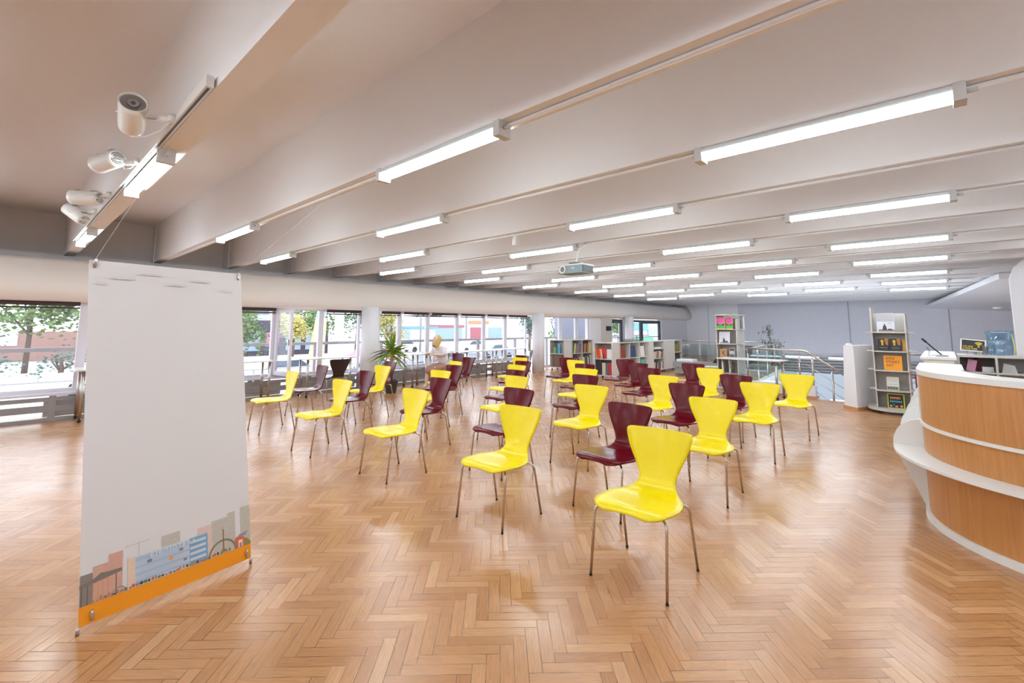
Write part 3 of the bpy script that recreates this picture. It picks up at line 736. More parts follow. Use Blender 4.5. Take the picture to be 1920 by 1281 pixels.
for s in (-1, 1):
    b = MB(); b.lathe([(.001, -.006), (.009, 0), (.001, .006)], 10, M=hm @ Matrix.Translation((s * .03, -.083, .012))); b.build('eye', M_black, hd_)
    b = MB(); b.lathe([(.001, -.028), (.015, -.012), (.017, .012), (.001, .03)], 10, M=hm @ Matrix.Translation((s * .078, 0, 0))); b.build('ear', M_skin, hd_)
b = MB(); b.box(-.02, .02, -.090, -.084, -.062, -.054, M=hm); b.build('mouth', mat('lips', srgb(180, 110, 100), 0.6), hd_)
b = MB(); b.lathe([(.001, .137), (.055, .127), (.084, .09), (.093, .03), (.092, -.03), (.08, -.10), (.06, -.15)], 20, M=hm @ Matrix.Translation((0, .028, .006)) @ Matrix.Diagonal((1, 1.1, 1, 1)), cap=False); b.build('hair', mat('blond_hair', srgb(206, 176, 112), 0.7, bump=0.6, bscale=60), pt)
for s in (-1, 1):
    for i in range(5):
        L_ = (.075, .085, .08, .065, .05)[i] if i < 4 else .05
        base = Vector((s * (.13 - .0) + (i - 1.5) * .017, -.375, .815)) if i < 4 else Vector((s * .13 - s * .035, -.36, .818))
        dr = Vector((0, -1, -.15)) if i < 4 else Vector((-s * .6, -.8, 0))
        b = MB(); b.tube([base, base + dr * L_ * .5 + Vector((0, 0, .008)), base + dr * L_], .0085, 8, r2=.006); b.build('finger', M_skin, pt)

# ------------------------------------------------------------ yucca
t = thing('potted_yucca', 'green spiky yucca in a dark pot beside the first round column', 'plant', (-9.2, 6.02, 0))
b = MB(); b.lathe([(.11, 0), (.15, .26), (.16, .28), (.15, .28), (.14, .25), (.001, .25)], 24, cap=False); b.build('pot', mat('dark_pot', srgb(60, 52, 48), 0.5), t)
b = MB(); b.tube([(0, 0, .24), (.01, 0, .60), (0, .01, .94)], .028, 8, r2=.022); b.build('trunk', mat('bark', srgb(120, 96, 70), 0.9, bump=0.5), t)
b = MB(); rs = random.Random(5)
for i in range(56):
    a = rs.uniform(0, 2 * PI); el = rs.uniform(-.5, 1.4); Lf = rs.uniform(.40, .56); w = .026
    d0 = Vector((math.cos(a) * math.cos(el), math.sin(a) * math.cos(el), math.sin(el))); sd = Vector((-math.sin(a), math.cos(a), 0)); sd = Matrix.Rotation(rs.uniform(-1.3, 1.3), 3, d0) @ sd
    z0 = .80 + .16 * rs.random(); rows = []
    for k in range(7):
        q = k / 6; p = Vector((0, 0, z0)) + d0 * Lf * q + Vector((0, 0, -1)) * .16 * q * q * (1.2 if el < 1 else .4)
        ww = w * (1 - q ** 2.5) * (0.6 + q * 0.8 if q < .4 else 1) + .0006
        rows.append([p - sd * ww, p + Vector((0, 0, -.004)), p + sd * ww])
    b.grid(rows)
b.build('foliage', M_green, t)
# ficus behind the railing
t = thing('potted_ficus', 'small dark-leaved tree in a pot behind the glass stair railing', 'plant', (-4.25, 17.2, 0))
b = MB(); b.lathe([(.13, 0), (.17, .22), (.18, .24), (.001, .23)], 20, cap=False); b.build('pot', mat('white_pot', srgb(210, 206, 200), 0.5), t)
b = MB(); b.tube([(0, 0, .2), (.05, 0, .7), (-.05, 0, 1.3)], .022, 7, r2=.01)
b.tube([(.03, 0, .6), (-.15, .05, .95)], .012, 6); b.tube([(.03, 0, .7), (.2, -.05, 1.0)], .012, 6); b.build('trunk', mat('bark', srgb(120, 96, 70), 0.9), t)
b = MB()
for c_, r_, n_ in (((-.05, 0, 1.38), .19, 90), ((-.08, 0, .95), .28, 110), ((.15, 0, .85), .26, 90)):
    for i in range(n_):
        p = Vector(c_) + Vector((rs.gauss(0, .5), rs.gauss(0, .5), rs.gauss(0, .5))) * r_
        M_ = Matrix.Translation(p) @ Matrix.Rotation(rs.uniform(0, 6.3), 4, 'Z') @ Matrix.Rotation(rs.uniform(-1, 1), 4, 'X')
        b.poly([M_ @ Vector(q) for q in ((-.02, 0, 0), (0, -.045, 0), (.02, 0, 0.004), (0, .045, 0))])
b.build('foliage', M_darkgreen, t)
#--PART2--
# ------------------------------------------------------------ reception desk
DC = Vector((0.85, 5.2)); 
def arcpts(r, a0=180, a1=270, n=24, ext=1.9):
    p = [(DC.x + r * math.cos(R(a0 + (a1 - a0) * i / n)), DC.y + r * math.sin(R(a0 + (a1 - a0) * i / n))) for i in range(n + 1)]
    return p + ([(DC.x + ext, DC.y - r)] if ext else [])
def strip(r0, r1, z0, z1, ext=1.9):
    b = MB(); o_, i_ = arcpts(r0, ext=ext), arcpts(r1, ext=ext)
    n = len(o_)
    vs = [(x, y, z) for z in (z0, z1) for pl in (o_, i_) for x, y in pl]
    fs = []
    for k in range(n - 1):
        fs += [(k, k + 1, 2 * n + k + 1, 2 * n + k), (n + k, n + k + 1, 3 * n + k + 1, 3 * n + k), (k, k + 1, n + k + 1, n + k), (2 * n + k, 2 * n + k + 1, 3 * n + k + 1, 3 * n + k)]
    fs += [(0, n, 3 * n, 2 * n), (n - 1, 2 * n - 1, 4 * n - 1, 3 * n - 1)]
    return b._add(vs, fs)
desk = thing('reception_desk', 'rounded beech and white reception desk with a protruding white shelf at the right edge', 'desk', (0, 0, 0))
strip(1.04, 1.01, 0.05, 1.11).build('front_panel', M_beech, desk)
strip(1.065, 1.00, 0.0, 0.05).build('plinth', M_white, desk)
strip(1.055, 1.02, 0.715, 0.738).build('trim_strip', M_white, desk)
strip(1.235, 1.02, 0.492, 0.512).build('shelf', M_white, desk)
b = strip(1.05, 0.78, 1.11, 1.15)
b.box(-.20, .09, 5.2, 5.98, 1.11, 1.15)
b.build('counter_top', M_white, desk)
b = MB(); b.box(-.19, -.165, 5.2, 8.7, 0, 1.0).box(-.19, -.165, 5.2, 5.96, 1.0, 1.11).box(-.165, .07, 5.93, 5.96, 0.5, 1.11).box(-.20, -.165, 5.19, 5.215, 0, 1.11)
b.build('side_panel', M_white, desk)
b = MB(); b.prism([(-.19, 5.2), (-.39, 5.2), (-.39, 8.7), (-.19, 8.7)], .492, .512); b.build('side_shelf', M_white, desk)
for y in (5.2, 6.1, 6.95, 7.8, 8.65):
    b = MB(); pts = [(-.19, .512), (-.39, .512)] + [(-.19 - .20 * math.cos(R(a)), .512 + .22 * math.sin(R(a))) for a in range(10, 91, 10)]
    b.prism(pts, y, y + .018, M=XZ); b.build('upper_fin', M_white, desk)
    b = MB(); b.prism([(-.19, .492), (-.385, .492), (-.19, .0)], y, y + .018, M=XZ); b.build('lower_bracket', M_white, desk)
b = MB(); b.box(-.215, .07, 6.7, 8.5, 1.15, 1.175).build('far_counter_top', M_white, desk)
b = MB(); b.box(-.165, .05, 6.72, 6.75, 0, 1.15).box(-.19, -.165, 6.72, 8.5, 1.0, 1.15); b.build('far_front_panel', mat('cream_laminate', srgb(222, 214, 198), 0.5), desk)

cab = thing('storage_cabinet', 'open grey-white cabinet behind the reception desk full of office things', 'cabinet', (0, 8.1, 0))
b = MB(); b.box(.09, 2.8, 0, .5, 1.125, 1.15); b.build('cabinet_top', M_shelf, cab)
b = MB(); b.box(.09, 2.8, .47, .5, 0, 1.125); b.build('back_panel', M_shelf, cab)
for x in (.09, .42, 1.2, 2.0, 2.78):
    b = MB(); b.box(x, x + .02, 0, .47, 0, 1.125); b.build('divider', M_shelf, cab)
for z in (.55, .93):
    b = MB(); b.box(.11, 2.78, .01, .47, z, z + .02); b.build('shelf', M_shelf, cab)
def simple(name, label, cat, m, fn, loc, rz=0, group=None):
    b = MB(); fn(b); o = b.build(name, m); o.location = loc; o.rotation_euler = (0, 0, rz); tag(o, label, cat, group); return o
simple('folder', 'pink paper folder standing in the cabinet behind the desk', 'folder', mat('pink_paper', srgb(226, 160, 190), 0.7), lambda b: b.box(-.04, .04, 0, .012, 0, .14, Matrix.Rotation(R(12), 4, 'Y')), (.20, 8.2, .952))
simple('folder', 'dark red folder leaning beside the pink one in the cabinet', 'folder', mat('dark_red_paper', srgb(90, 40, 50), 0.7), lambda b: b.box(-.05, .03, 0, .03, 0, .155, Matrix.Rotation(R(8), 4, 'Y')), (.27, 8.26, .952))
simple('paper_box', 'small white box on the cabinet shelf next to the folders', 'box', M_white, lambda b: b.box(-.05, .05, 0, .09, 0, .06).bevel(.004), (.355, 8.18, .95))
simple('desk_phone', 'grey-white angular device on the cabinet shelf right of the divider', 'device', mat('light_grey_plastic', srgb(186, 186, 184), 0.4), lambda b: b.prism([(-.07, 0), (.06, 0), (.04, .09), (-.05, .11)], 0, .1, M=XZ), (.54, 8.16, .95))
simple('telephone', 'black telephone handset lying on the cabinet shelf', 'telephone', M_black, lambda b: (b.tube([(-.12, 0.04, .03), (-.06, 0.04, .07), (.06, 0.04, .07), (.12, 0.04, .03)], .024, 10), b.box(-.13, .13, .05, .18, 0, .05)), (.88, 8.15, .951))
simple('storage_box', 'orange-brown box in the cabinet at the right edge of the picture', 'box', mat('orange_brown_card', srgb(170, 84, 52), 0.6), lambda b: b.box(-.16, .16, 0, .2, .0, .055).bevel(.005), (1.62, 8.2, 1.03))
simple('storage_box', 'dark box under the orange-brown box in the cabinet', 'box', mat('dark_card', srgb(60, 52, 52), 0.6), lambda b: b.box(-.17, .17, 0, .22, .0, .078).bevel(.005), (1.62, 8.2, .951))
simple('cable', 'thick white cable looping above the desk worktop', 'cable', M_white, lambda b: b.tube([(.42 * math.cos(R(a)), 0, .13 * math.sin(R(a))) for a in range(0, 181, 12)], .009, 8), (1.05, 6.55, .98))
simple('worktop', 'lower white worktop inside the reception desk', 'worktop', M_white, lambda b: b.box(0, 2.6, 0, .6, 0, .03), (.1, 6.3, .74))
simple('bag', 'bright blue bag on the inner worktop of the desk', 'bag', mat('bright_blue', srgb(20, 140, 205), 0.5), lambda b: (b.box(-.13, .13, -.07, .07, 0, .17).bevel(.03)), (.88, 6.5, .77))
simple('glass_jar', 'clear glass jar on the inner worktop near the desk opening', 'jar', M_clear, lambda b: b.lathe([(.05, 0), (.055, .05), (.055, .14), (.045, .16)], 16), (.33, 6.6, .77))
simple('magazine', 'open brown and white magazine on the inner worktop of the desk', 'magazine', mat('brown_print', srgb(190, 140, 110), 0.6), lambda b: b.box(-.14, .14, -.1, .1, 0, .012), (.58, 6.7, .77), .3)
# microphone
t = thing('microphone', 'black gooseneck microphone on a round base at the far end of the desk', 'microphone', (-.04, 6.92, 1.175))
b = MB(); b.lathe([(.055, 0), (.055, .008), (.04, .018), (.001, .02)], 24, cap=False); b.build('base', M_greymetal, t)
b = MB(); b.tube([(0, 0, .015), (-.06, 0, .08), (-.12, 0, .15)], .007, 8); b.build('stem', M_black, t)
b = MB(); b.tube([(-.12, 0, .15), (-.155, 0, .19)], .011, 10); b.build('head', M_black, t)
b = MB(); b.tube([(-.05, 0, .01), (-.11, 0, .004), (-.10, .02, .05), (-.12, .02, .1)], .003, 6); b.build('cable', M_black, t)
# wifi sign
t = thing('tablet_sign', 'black and yellow free wifi sign in a white frame on a stand on the cabinet', 'sign', (.24, 8.22, 1.15), R(6))
Q = Matrix.Translation((0, 0, .045)) @ Matrix.Rotation(R(-12), 4, 'X') @ Matrix.Shear('XZ', 4, (0.0, 0.0)) if False else Matrix.Translation((0, 0, .045)) @ Matrix.Rotation(R(-12), 4, 'X') @ Matrix.Rotation(R(6), 4, 'Y')
b = MB(); b.box(-.115, .115, 0, .008, 0, .15, Q).bevel(.002); b.build('frame', M_white, t)
b = MB(); b.box(-.103, .103, -.002, 0, .012, .138, Q); f = b.build('screen', mat('sign_black', srgb(34, 30, 30), 0.3), t)
M_syel = mat('sign_yellow', srgb(240, 210, 20), 0.4)
b = MB()
for r0, r1 in ((.012, .020), (.027, .035), (.042, .050)):
    for a in range(45, 135, 10):
        b.poly([Q @ Vector((.05 + r * math.cos(R(q)), -.003, .068 + r * math.sin(R(q)))) for r, q in ((r0, a), (r1, a), (r1, a + 10), (r0, a + 10))])
b.poly([Q @ Vector((.05 + .008 * math.cos(R(a)), -.003, .062 + .008 * math.sin(R(a)))) for a in range(0, 360, 30)])
b.build('wifi_symbol', M_syel, t)
TR2 = Q @ Matrix(((1, 0, 0, 0), (0, 0, -1, 0), (0, 1, 0, 0), (0, 0, 0, 1)))
text_mesh('sign_lettering', 'WE ARE\nSUPER FREE', .026, M_syel, t, TR2 @ Matrix.Translation((-.095, .048, .004)))
b = MB(); b.box(-.05, -.04, 0, .07, 0, .05).box(.04, .05, 0, .07, 0, .05); b.build('stand', M_steel, t)
def cup(label, x, y, n, m):
    t_ = thing('cup_stack', label, 'cups', (x, y, 1.15), 0, None)
    for k in range(n):
        b = MB(); b.lathe([(.026, 0), (.036, .085), (.038, .088), (.034, .086), (.025, .004)], 18, (0, 0, k * .012), cap=False); b.build('cup', m, t_)
cup('stack of clear plastic cups beside the water bottle', .345, 8.25, 4, M_clear)
cup('single clear plastic cup next to the wifi sign', .275, 8.32, 1, M_clear)
t = thing('water_bottle', 'large blue water bottle with a yellow strip standing on the cabinet', 'bottle', (.49, 8.40, 1.15))
b = MB(); b.lathe([(.001, .0), (.14, .0), (.15, .01), (.15, .07), (.143, .08), (.15, .09), (.15, .17), (.143, .18), (.15, .19), (.152, .26), (.168, .275), (.168, .30), (.14, .305), (.001, .30)], 36, cap=False); b.build('body', M_bottle, t); t.scale = (.74, .74, .98)
b = MB(); b.grid([[(.155 + .018 * math.sin(z * 14) + dx * .0, -.03 + dx, z) for dx in (0, .03)] for z in [i * .03 for i in range(10)]]); mesh_solid(b, .012); b.build('yellow_strip', mat('yellow_plastic', srgb(236, 220, 110), 0.4), t)

# ------------------------------------------------------------ book display towers
def tower(label, cx, cy, levels, top):
    t = thing('book_display_tower', label, 'shelf', (cx, cy, 0))
    for i, z in enumerate(levels):
        w = .24; e = .345
        pl = [(-w, -.35), (-.08, -.40), (.08, -.40), (w, -.35), (w + .02, -.12), (e, -.09), (e, .09), (w + .02, .12), (w, .33), (-w, .33), (-w - .02, .12), (-e, .09), (-e, -.09), (-w - .02, -.12)]
        if i == 0: pl = [(.40 * math.cos(R(a)), .42 * math.sin(R(a))) for a in range(0, 360, 15)]
        b = MB(); b.prism(pl, z - .018 if i else z - .05, z); b.build('shelf', M_shelf, t)
    zs = levels[0]
    b = MB(); b.box(-.24, -.222, -.30, .28, zs, top); b.build('side_panel', M_shelf, t)
    b = MB(); b.box(.222, .24, -.30, .28, zs, top - .12); b.build('side_panel', M_shelf, t)
    b = MB(); b.box(-.222, .222, -.01, .008, zs, top - .10); b.build('back_panel', M_shelf, t)
    for sx in (-1, 1):
        for sy in (-1, 1):
            b = MB(); b.tube([(sx * .22 - .012, sy * .2, .022), (sx * .22 + .012, sy * .2, .022)], .022, 12); b.tube([(sx * .22, sy * .2, .02), (sx * .22, sy * .2, levels[0] - .05)], .01, 6); b.build('caster', M_rubber, t)
    return t
T1 = (-.73, 10.82); T2 = (-3.90, 12.20)
tower('pale grey book tower with an orange book, between the white parapet and the desk', *T1, [.10, .41, .75, 1.08, 1.41], 1.84)
tower('pale grey book tower with pink books, before the glass stair railing', *T2, [.06, .40, .74, 1.09, 1.44, 1.78], 1.80)
bookm = {}
def bm_(c, rough=.45):
    if c not in bookm: bookm[c] = mat('book_cover_%02x%02x%02x' % c, srgb(*c), rough)
    return bookm[c]
M_page = mat('book_pages', srgb(232, 226, 212), 0.8)
def faceout(x, y, z, w, h, col, label, th=.02, lean=8, art=None, cat='book'):
    t = thing('book', label, cat, (x, y, z))
    Q = Matrix.Rotation(R(-lean), 4, 'X')
    b = MB(); b.box(-w / 2, w / 2, 0, .002, 0, h, Q).box(-w / 2, w / 2, th - .002, th, 0, h, Q).box(-w / 2, -w / 2 + .002, 0, th, 0, h, Q); b.build('cover', bm_(col), t)
    b = MB(); b.box(-w / 2 + .002, w / 2 - .003, .002, th - .002, .003, h - .003, Q); b.build('pages', M_page, t)
    F = Q @ Matrix(((1, 0, 0, 0), (0, 0, -1, 0), (0, 1, 0, 0), (0, 0, 0, 1)))
    for k, (kind, *a) in enumerate(art or []):
        nm, m_, geo = a[0], a[1], a[2]
        if kind == 'poly':
            b = MB()
            for pl in geo: b.poly([F @ Vector((px_ * w - w / 2, pz * h, .0008 + k * .0006)) for px_, pz in pl])
            b.build(nm, m_, t)
        elif kind == 'text':
            text_mesh(nm, geo, a[3], m_, t, F @ Matrix.Translation((a[4] * w - w / 2, a[5] * h, .0015)))
    return t
def ell(cx, cz, rx, rz, n=16): return [(cx + rx * math.cos(2 * PI * i / n), cz + rz * math.sin(2 * PI * i / n)) for i in range(n)]
def rct(a, b_, c, d): return [(a, c), (b_, c), (b_, d), (a, d)]
yF = T1[1] - .27
faceout(-.765, yF, 1.41, .25, .335, (206, 202, 210), 'large pale book with a seated dark figure on its cover, top of the orange-book tower', .03, 10, [
    ('poly', 'cover_sky', bm_((172, 166, 172)), [rct(0.02, .98, .55, .98)]), ('poly', 'cover_ground', bm_((132, 112, 106)), [rct(.1, 1, .02, .14)]), ('poly', 'cover_figure', bm_((40, 42, 56)), [ell(.45, .38, .045, .04), [(.38, .34), (.52, .34), (.58, .1), (.32, .1)], rct(.62, .85, .1, .17)]),
    ('text', 'cover_lettering', bm_((90, 88, 100)), 'CHER', .02, .62, .44)])
art2 = [('poly', 'cover_panel', bm_((196, 120, 30)), [[(.62, 1), (.98, 1), (.98, .45), (.75, .5)]]), ('poly', 'cover_gold_head', bm_((232, 176, 50)), [ell(.42, .78, .14, .14), rct(.34, .52, .45, .7)]), ('poly', 'cover_line', bm_((120, 112, 108)), [rct(.2, .85, .22, .28)])]
faceout(-.82, yF + .02, 1.08, .15, .215, (30, 24, 26), 'black book with a golden portrait, left one of the pair on the second shelf', .03, 8, art2)
faceout(-.655, yF + .02, 1.08, .15, .215, (30, 24, 26), 'black book with a golden portrait, right one of the pair on the second shelf', .03, 8, art2)
faceout(-.535, yF + .05, 1.08, .05, .21, (214, 160, 60), 'thin orange and white book right of the golden portraits', .03, 8)
M_purple = bm_((110, 34, 50))
faceout(-.705, yF, .75, .25, .25, (250, 160, 15), 'square orange book with dark red capitals on the middle shelf of the tower', .025, 6, [('text', 'cover_lettering', M_purple, 'KYIV\nSTREET\nART', .058, .12, .72)])
faceout(-.73, yF, .41, .17, .225, (222, 222, 214), 'pale green-white book with a photo strip, fourth shelf of the orange-book tower', .025, 8, [('poly', 'cover_photo', bm_((150, 138, 130)), [rct(.03, .97, .02, .27)]), ('poly', 'cover_faces', bm_((96, 84, 80)), [ell(x_, .16, .06, .09, 8) for x_ in (.15, .35, .55, .75)]), ('poly', 'cover_line', bm_((120, 170, 160)), [rct(.2, .9, .42, .44), rct(.4, .9, .7, .71)])])
faceout(-.705, yF - .01, .10, .235, .25, (188, 206, 30), 'black book in a lime green border with neon lettering, lowest shelf of the tower', .02, 6, [
    ('poly', 'cover_black', bm_((32, 30, 34)), [rct(.07, .93, .06, .94)]), ('poly', 'cover_orange_letters', bm_((222, 124, 70)), [[(.18 + i * .1, .62 + (i % 2) * .05), (.25 + i * .1, .64), (.26 + i * .1, .76), (.16 + i * .1, .8)] for i in range(6)]),
    ('poly', 'cover_blue_letters', bm_((80, 190, 190)), [[(.16 + i * .1, .42 + (i % 2) * .03), (.23 + i * .1, .42), (.23 + i * .1, .52), (.17 + i * .1, .54)] for i in range(7)]), ('poly', 'cover_flowers', bm_((232, 130, 150)), [ell(.2, .17, .07, .07), ell(.52, .15, .09, .06), ell(.8, .18, .08, .08)]), ('poly', 'cover_blue_flower', bm_((60, 90, 170)), [ell(.36, .25, .06, .06)])])
t = faceout(-.42, T1[1] + .02, .41, .04, .26, (190, 60, 60), 'red book edge sticking out on the right side of the tower', .12, 0)
yF = T2[1] - .28
art3 = [('poly', 'cover_pink', bm_((222, 80, 170)), [[(.06, .55), (.12, .98), (.9, .98), (.92, .6), (.75, .48), (.5, .42), (.22, .46)]]), ('poly', 'cover_green', bm_((60, 190, 70)), [rct(.06, .94, .05, .3)]), ('poly', 'cover_dark', bm_((40, 60, 30)), [[(.06, .3), (.94, .3), (.94, .5), (.75, .42), (.5, .36), (.25, .4), (.06, .52)]])]
faceout(-4.03, yF, 1.44, .20, .285, (240, 160, 90), 'bright pink and green book, left one of the pair on the far tower', .02, 4, art3)
faceout(-3.835, yF + .02, 1.44, .155, .285, (240, 160, 90), 'bright pink and green book, right one of the pair on the far tower', .02, 4, art3)
faceout(-3.96, yF, 1.09, .25, .29, (218, 214, 222), 'pale book with a small dark figure, second shelf of the far tower', .02, 8, [('poly', 'cover_figure', bm_((50, 50, 76)), [ell(.45, .42, .05, .05), [(.4, .38), (.55, .38), (.6, .1), (.34, .1)], rct(.62, .8, .1, .24)]), ('poly', 'cover_ground', bm_((140, 120, 118)), [rct(.1, .98, .02, .1)])])
faceout(-4.00, yF, .74, .17, .22, (186, 140, 96), 'tan book with a black cross mark on the far tower', .02, 8, [('poly', 'cover_mark', bm_((52, 28, 28)), [[(.25, .75), (.32, .78), (.75, .25), (.7, .2)], [(.62, .8), (.7, .75), (.45, .42), (.4, .48)]])])
faceout(-3.80, yF, .74, .13, .25, (190, 186, 180), 'grey photo book right of the tan book on the far tower', .03, 10, [('poly', 'cover_photo', bm_((84, 84, 88)), [rct(.05, .9, .72, .95), rct(.05, .9, .05, .4)])])
art4 = [('poly', 'cover_marks', bm_((150, 118, 52)), [ell(.45, .7, .1, .05), ell(.6, .55, .08, .06), ell(.5, .4, .1, .04)])]
faceout(-4.02, yF, .40, .16, .26, (36, 26, 26), 'black book leaning left on the fourth shelf of the far tower', .02, 8, art4)
faceout(-3.80, yF, .40, .11, .26, (36, 26, 26), 'black book leaning right on the fourth shelf of the far tower', .03, 8, art4)
faceout(-4.16, T2[1], 1.44, .03, .20, (70, 90, 90), 'dark book spine on the left side of the far tower', .1, 0)
faceout(-3.62, T2[1], 1.44, .05, .33, (150, 156, 170), 'tall blue-grey photo book on the right side of the far tower', .12, 0)
simple('magazine', 'yellow magazine lying flat on top of the far tower', 'magazine', bm_((222, 206, 130)), lambda b: b.box(-.09, .09, -.1, .1, 0, .02), (-4.02, T2[1] - .1, 1.78))
simple('magazine', 'green magazine lying flat on top of the far tower', 'magazine', bm_((150, 190, 120)), lambda b: b.box(-.07, .07, -.1, .1, 0, .02), (-3.78, T2[1] - .1, 1.78))

# ------------------------------------------------------------ low bookcases
def bookcase(label, x0, x1, y0, y1, face, cols, z1=1.03, mids=(.55,), blank=0.0):
    """face '-Y' or '+X'; opening on that face divided in cols compartments"""
    t = thing('low_bookcase', label, 'bookcase', (x0, y0, 0)); t['group'] = 'low grey bookcases by the windows'; del t['group']
    W_, D_ = x1 - x0, y1 - y0; th = .022; z0 = .09
    b = MB(); b.box(0, W_, 0, D_, z1 - th, z1); b.build('top', M_shelf, t)
    b = MB(); b.box(0, W_, 0, D_, z0, z0 + th); b.build('bottom_board', M_shelf, t)
    if face == '-Y':
        b = MB(); b.box(0, th, 0, D_, z0 + th, z1 - th); b.build('side_panel', M_shelf, t)
        b = MB(); b.box(W_ - th, W_, 0, D_, z0 + th, z1 - th); b.build('side_panel', M_shelf, t)
        b = MB(); b.box(th, W_ - th, D_ - .02, D_, z0 + th, z1 - th); b.build('back_panel', M_shelf, t)
        for i in range(1, cols):
            x = th + (W_ - 2 * th) * i / cols; b = MB(); b.box(x - .009, x + .009, 0, D_ - .02, z0 + th, z1 - th); b.build('divider', M_shelf, t)
        for z in mids:
            b = MB(); b.box(th, W_ - th, 0, D_ - .02, z, z + .018); b.build('shelf', M_shelf, t)
    else:
        b = MB(); b.box(0, W_, 0, th, z0 + th, z1 - th); b.build('side_panel', M_shelf, t)
        b = MB(); b.box(0, W_, D_ - th, D_, z0 + th, z1 - th); b.build('side_panel', M_shelf, t)
        b = MB(); b.box(0, .02, th, D_ - th, z0 + th, z1 - th); b.build('back_panel', M_shelf, t)
        if blank:
            b = MB(); b.box(W_ - .02, W_, th, blank, z0 + th, z1 - th); b.build('front_panel', M_shelf, t)
        for i in range(0 if blank else 1, cols):
            y = blank + (D_ - th - blank) * i / cols; b = MB(); b.box(.02, W_ - .001, y - .009, y + .009, z0 + th, z1 - th); b.build('divider', M_shelf, t)
        for z in mids:
            b = MB(); b.box(.02, W_ - .002, (blank or th), D_ - th, z, z + .018); b.build('shelf', M_shelf, t)
    for cx_, cy_ in ((.06, .06), (W_ - .06, .06), (.06, D_ - .06), (W_ - .06, D_ - .06)):
        b = MB(); b.tube([(cx_ - .012, cy_, .03), (cx_ + .012, cy_, .03)], .03, 10); b.tube([(cx_, cy_, .04), (cx_, cy_, z0)], .01, 6); b.build('caster', M_rubber, t)
    return t
bookcase('low grey bookcase end nearest the second round column, with a blue book', -10.08, -9.45, 12.88, 13.3, '-Y', 1)
bookcase('low grey bookcase of two columns, behind the one with the blue book', -9.85, -9.45, 13.33, 14.6, '+X', 2)
bookcase('low grey bookcase end with red and orange books, nearest of the row', -7.56, -6.96, 11.75, 12.16, '-Y', 1)
bookcase('low grey bookcase of three columns with single books on display', -7.36, -6.96, 12.19, 14.0, '+X', 3)
bookcase('low grey bookcase with white papers on top shelf and slanting thin books', -7.36, -6.96, 14.02, 15.11, '+X', 1, mids=(.45, .76), blank=.3)
bookcase('low grey bookcase at the far end of the row, next to the glass railing', -7.36, -6.96, 15.13, 16.54, '+X', 1, mids=(.60,), blank=.8)
rs = random.Random(11)
PAL = [(200, 60, 50), (60, 90, 140), (230, 200, 60), (90, 130, 90), (220, 215, 205), (50, 50, 60), (180, 120, 70), (120, 60, 90), (210, 130, 50), (70, 130, 150)]
NM = {0: 'red', 1: 'blue', 2: 'yellow', 3: 'green', 4: 'white', 5: 'dark', 6: 'brown', 7: 'purple', 8: 'orange', 9: 'teal'}
ORD = ['first', 'second', 'third', 'fourth', 'fifth', 'sixth', 'seventh', 'eighth', 'ninth', 'tenth', 'eleventh', 'twelfth']
def row(face, x, y, z, length, h, where, pal=None, lean=0, n0=0, thick=(.03, .055)):
    """a row of spine-out books; x,y the left front foot of the row as one looks at it"""
    u = 0; n = 0
    while u < length and n < 12:
        th = rs.uniform(*thick); ci = (pal or list(range(10)))[rs.randrange(len(pal or range(10)))]
        hh = h * rs.uniform(.8, 1.0); w = .15
        b = MB(); L_ = R(lean + rs.uniform(-2, 2))
        if face == '-Y':
            Q = Matrix.Rotation(L_, 4, 'Y'); b.box(0, th - .003, 0, w, 0, hh, Q); loc = (x + u + max(0, -math.sin(L_)) * hh * 0, y, z)
        else:
            Q = Matrix.Rotation(-L_, 4, 'X'); b.box(-w, 0, 0, th - .003, 0, hh, Q); loc = (x, y + u, z)
        b.bevel(.002, 1)
        o = b.build('book', bm_(PAL[ci])); o.location = loc
        tag(o, '%s book spine, %s from the left %s' % (NM[ci], ORD[n], where), 'book', 'books ' + where)
        u += th + abs(math.sin(L_)) * .004; n += 1
row('-Y', -9.95, 12.92, .573, .20, .24, 'on the upper shelf beside the column', [5, 6, 3], 0)
simple('book', 'tall light blue book standing in the case nearest the column', 'book', bm_((70, 160, 200)), lambda b: b.box(-.05, .05, 0, .03, 0, .33), (-9.72, 12.93, .573))
simple('book', 'wide grey patterned book right of the light blue one', 'book', bm_((150, 148, 150)), lambda b: b.box(-.1, .1, 0, .03, 0, .36), (-9.58, 12.98, .573))
simple('book', 'large brown and golden picture book on the lower shelf beside the column', 'book', bm_((104, 66, 44)), lambda b: b.box(-.18, .18, 0, .03, 0, .40), (-9.76, 12.95, .115))
row('+X', -9.47, 13.42, .573, .45, .36, 'in the upper left compartment of the two-column case', [2, 1, 0, 3, 9, 6], 8)
row('+X', -9.47, 14.02, .573, .46, .38, 'in the upper right compartment of the two-column case', [2, 8, 4, 5, 6, 7], 6)
row('+X', -9.47, 13.55, .115, .35, .33, 'in the lower left compartment of the two-column case', [5, 6, 4, 7], -6)
row('+X', -9.47, 14.02, .115, .46, .36, 'in the lower right compartment of the two-column case', [4, 5, 3, 6], -8)
row('-Y', -7.50, 11.79, .573, .25, .33, 'on the upper shelf of the red-book case', [0, 0, 7, 8, 4, 0], -9)
simple('book', 'white book standing right of the red spines', 'book', bm_((226, 222, 220)), lambda b: b.box(-.08, .08, 0, .03, 0, .27), (-7.085, 11.80, .573))
simple('book', 'thick red book face on the upper shelf of the red-book case', 'book', bm_((196, 44, 48)), lambda b: b.box(-.055, .055, 0, .05, 0, .31), (-7.235, 11.79, .573))
simple('book', 'black book with a white number on the lower shelf of the red-book case', 'book', bm_((34, 28, 32)), lambda b: b.box(-.1, .1, 0, .04, 0, .40), (-7.43, 11.79, .115))
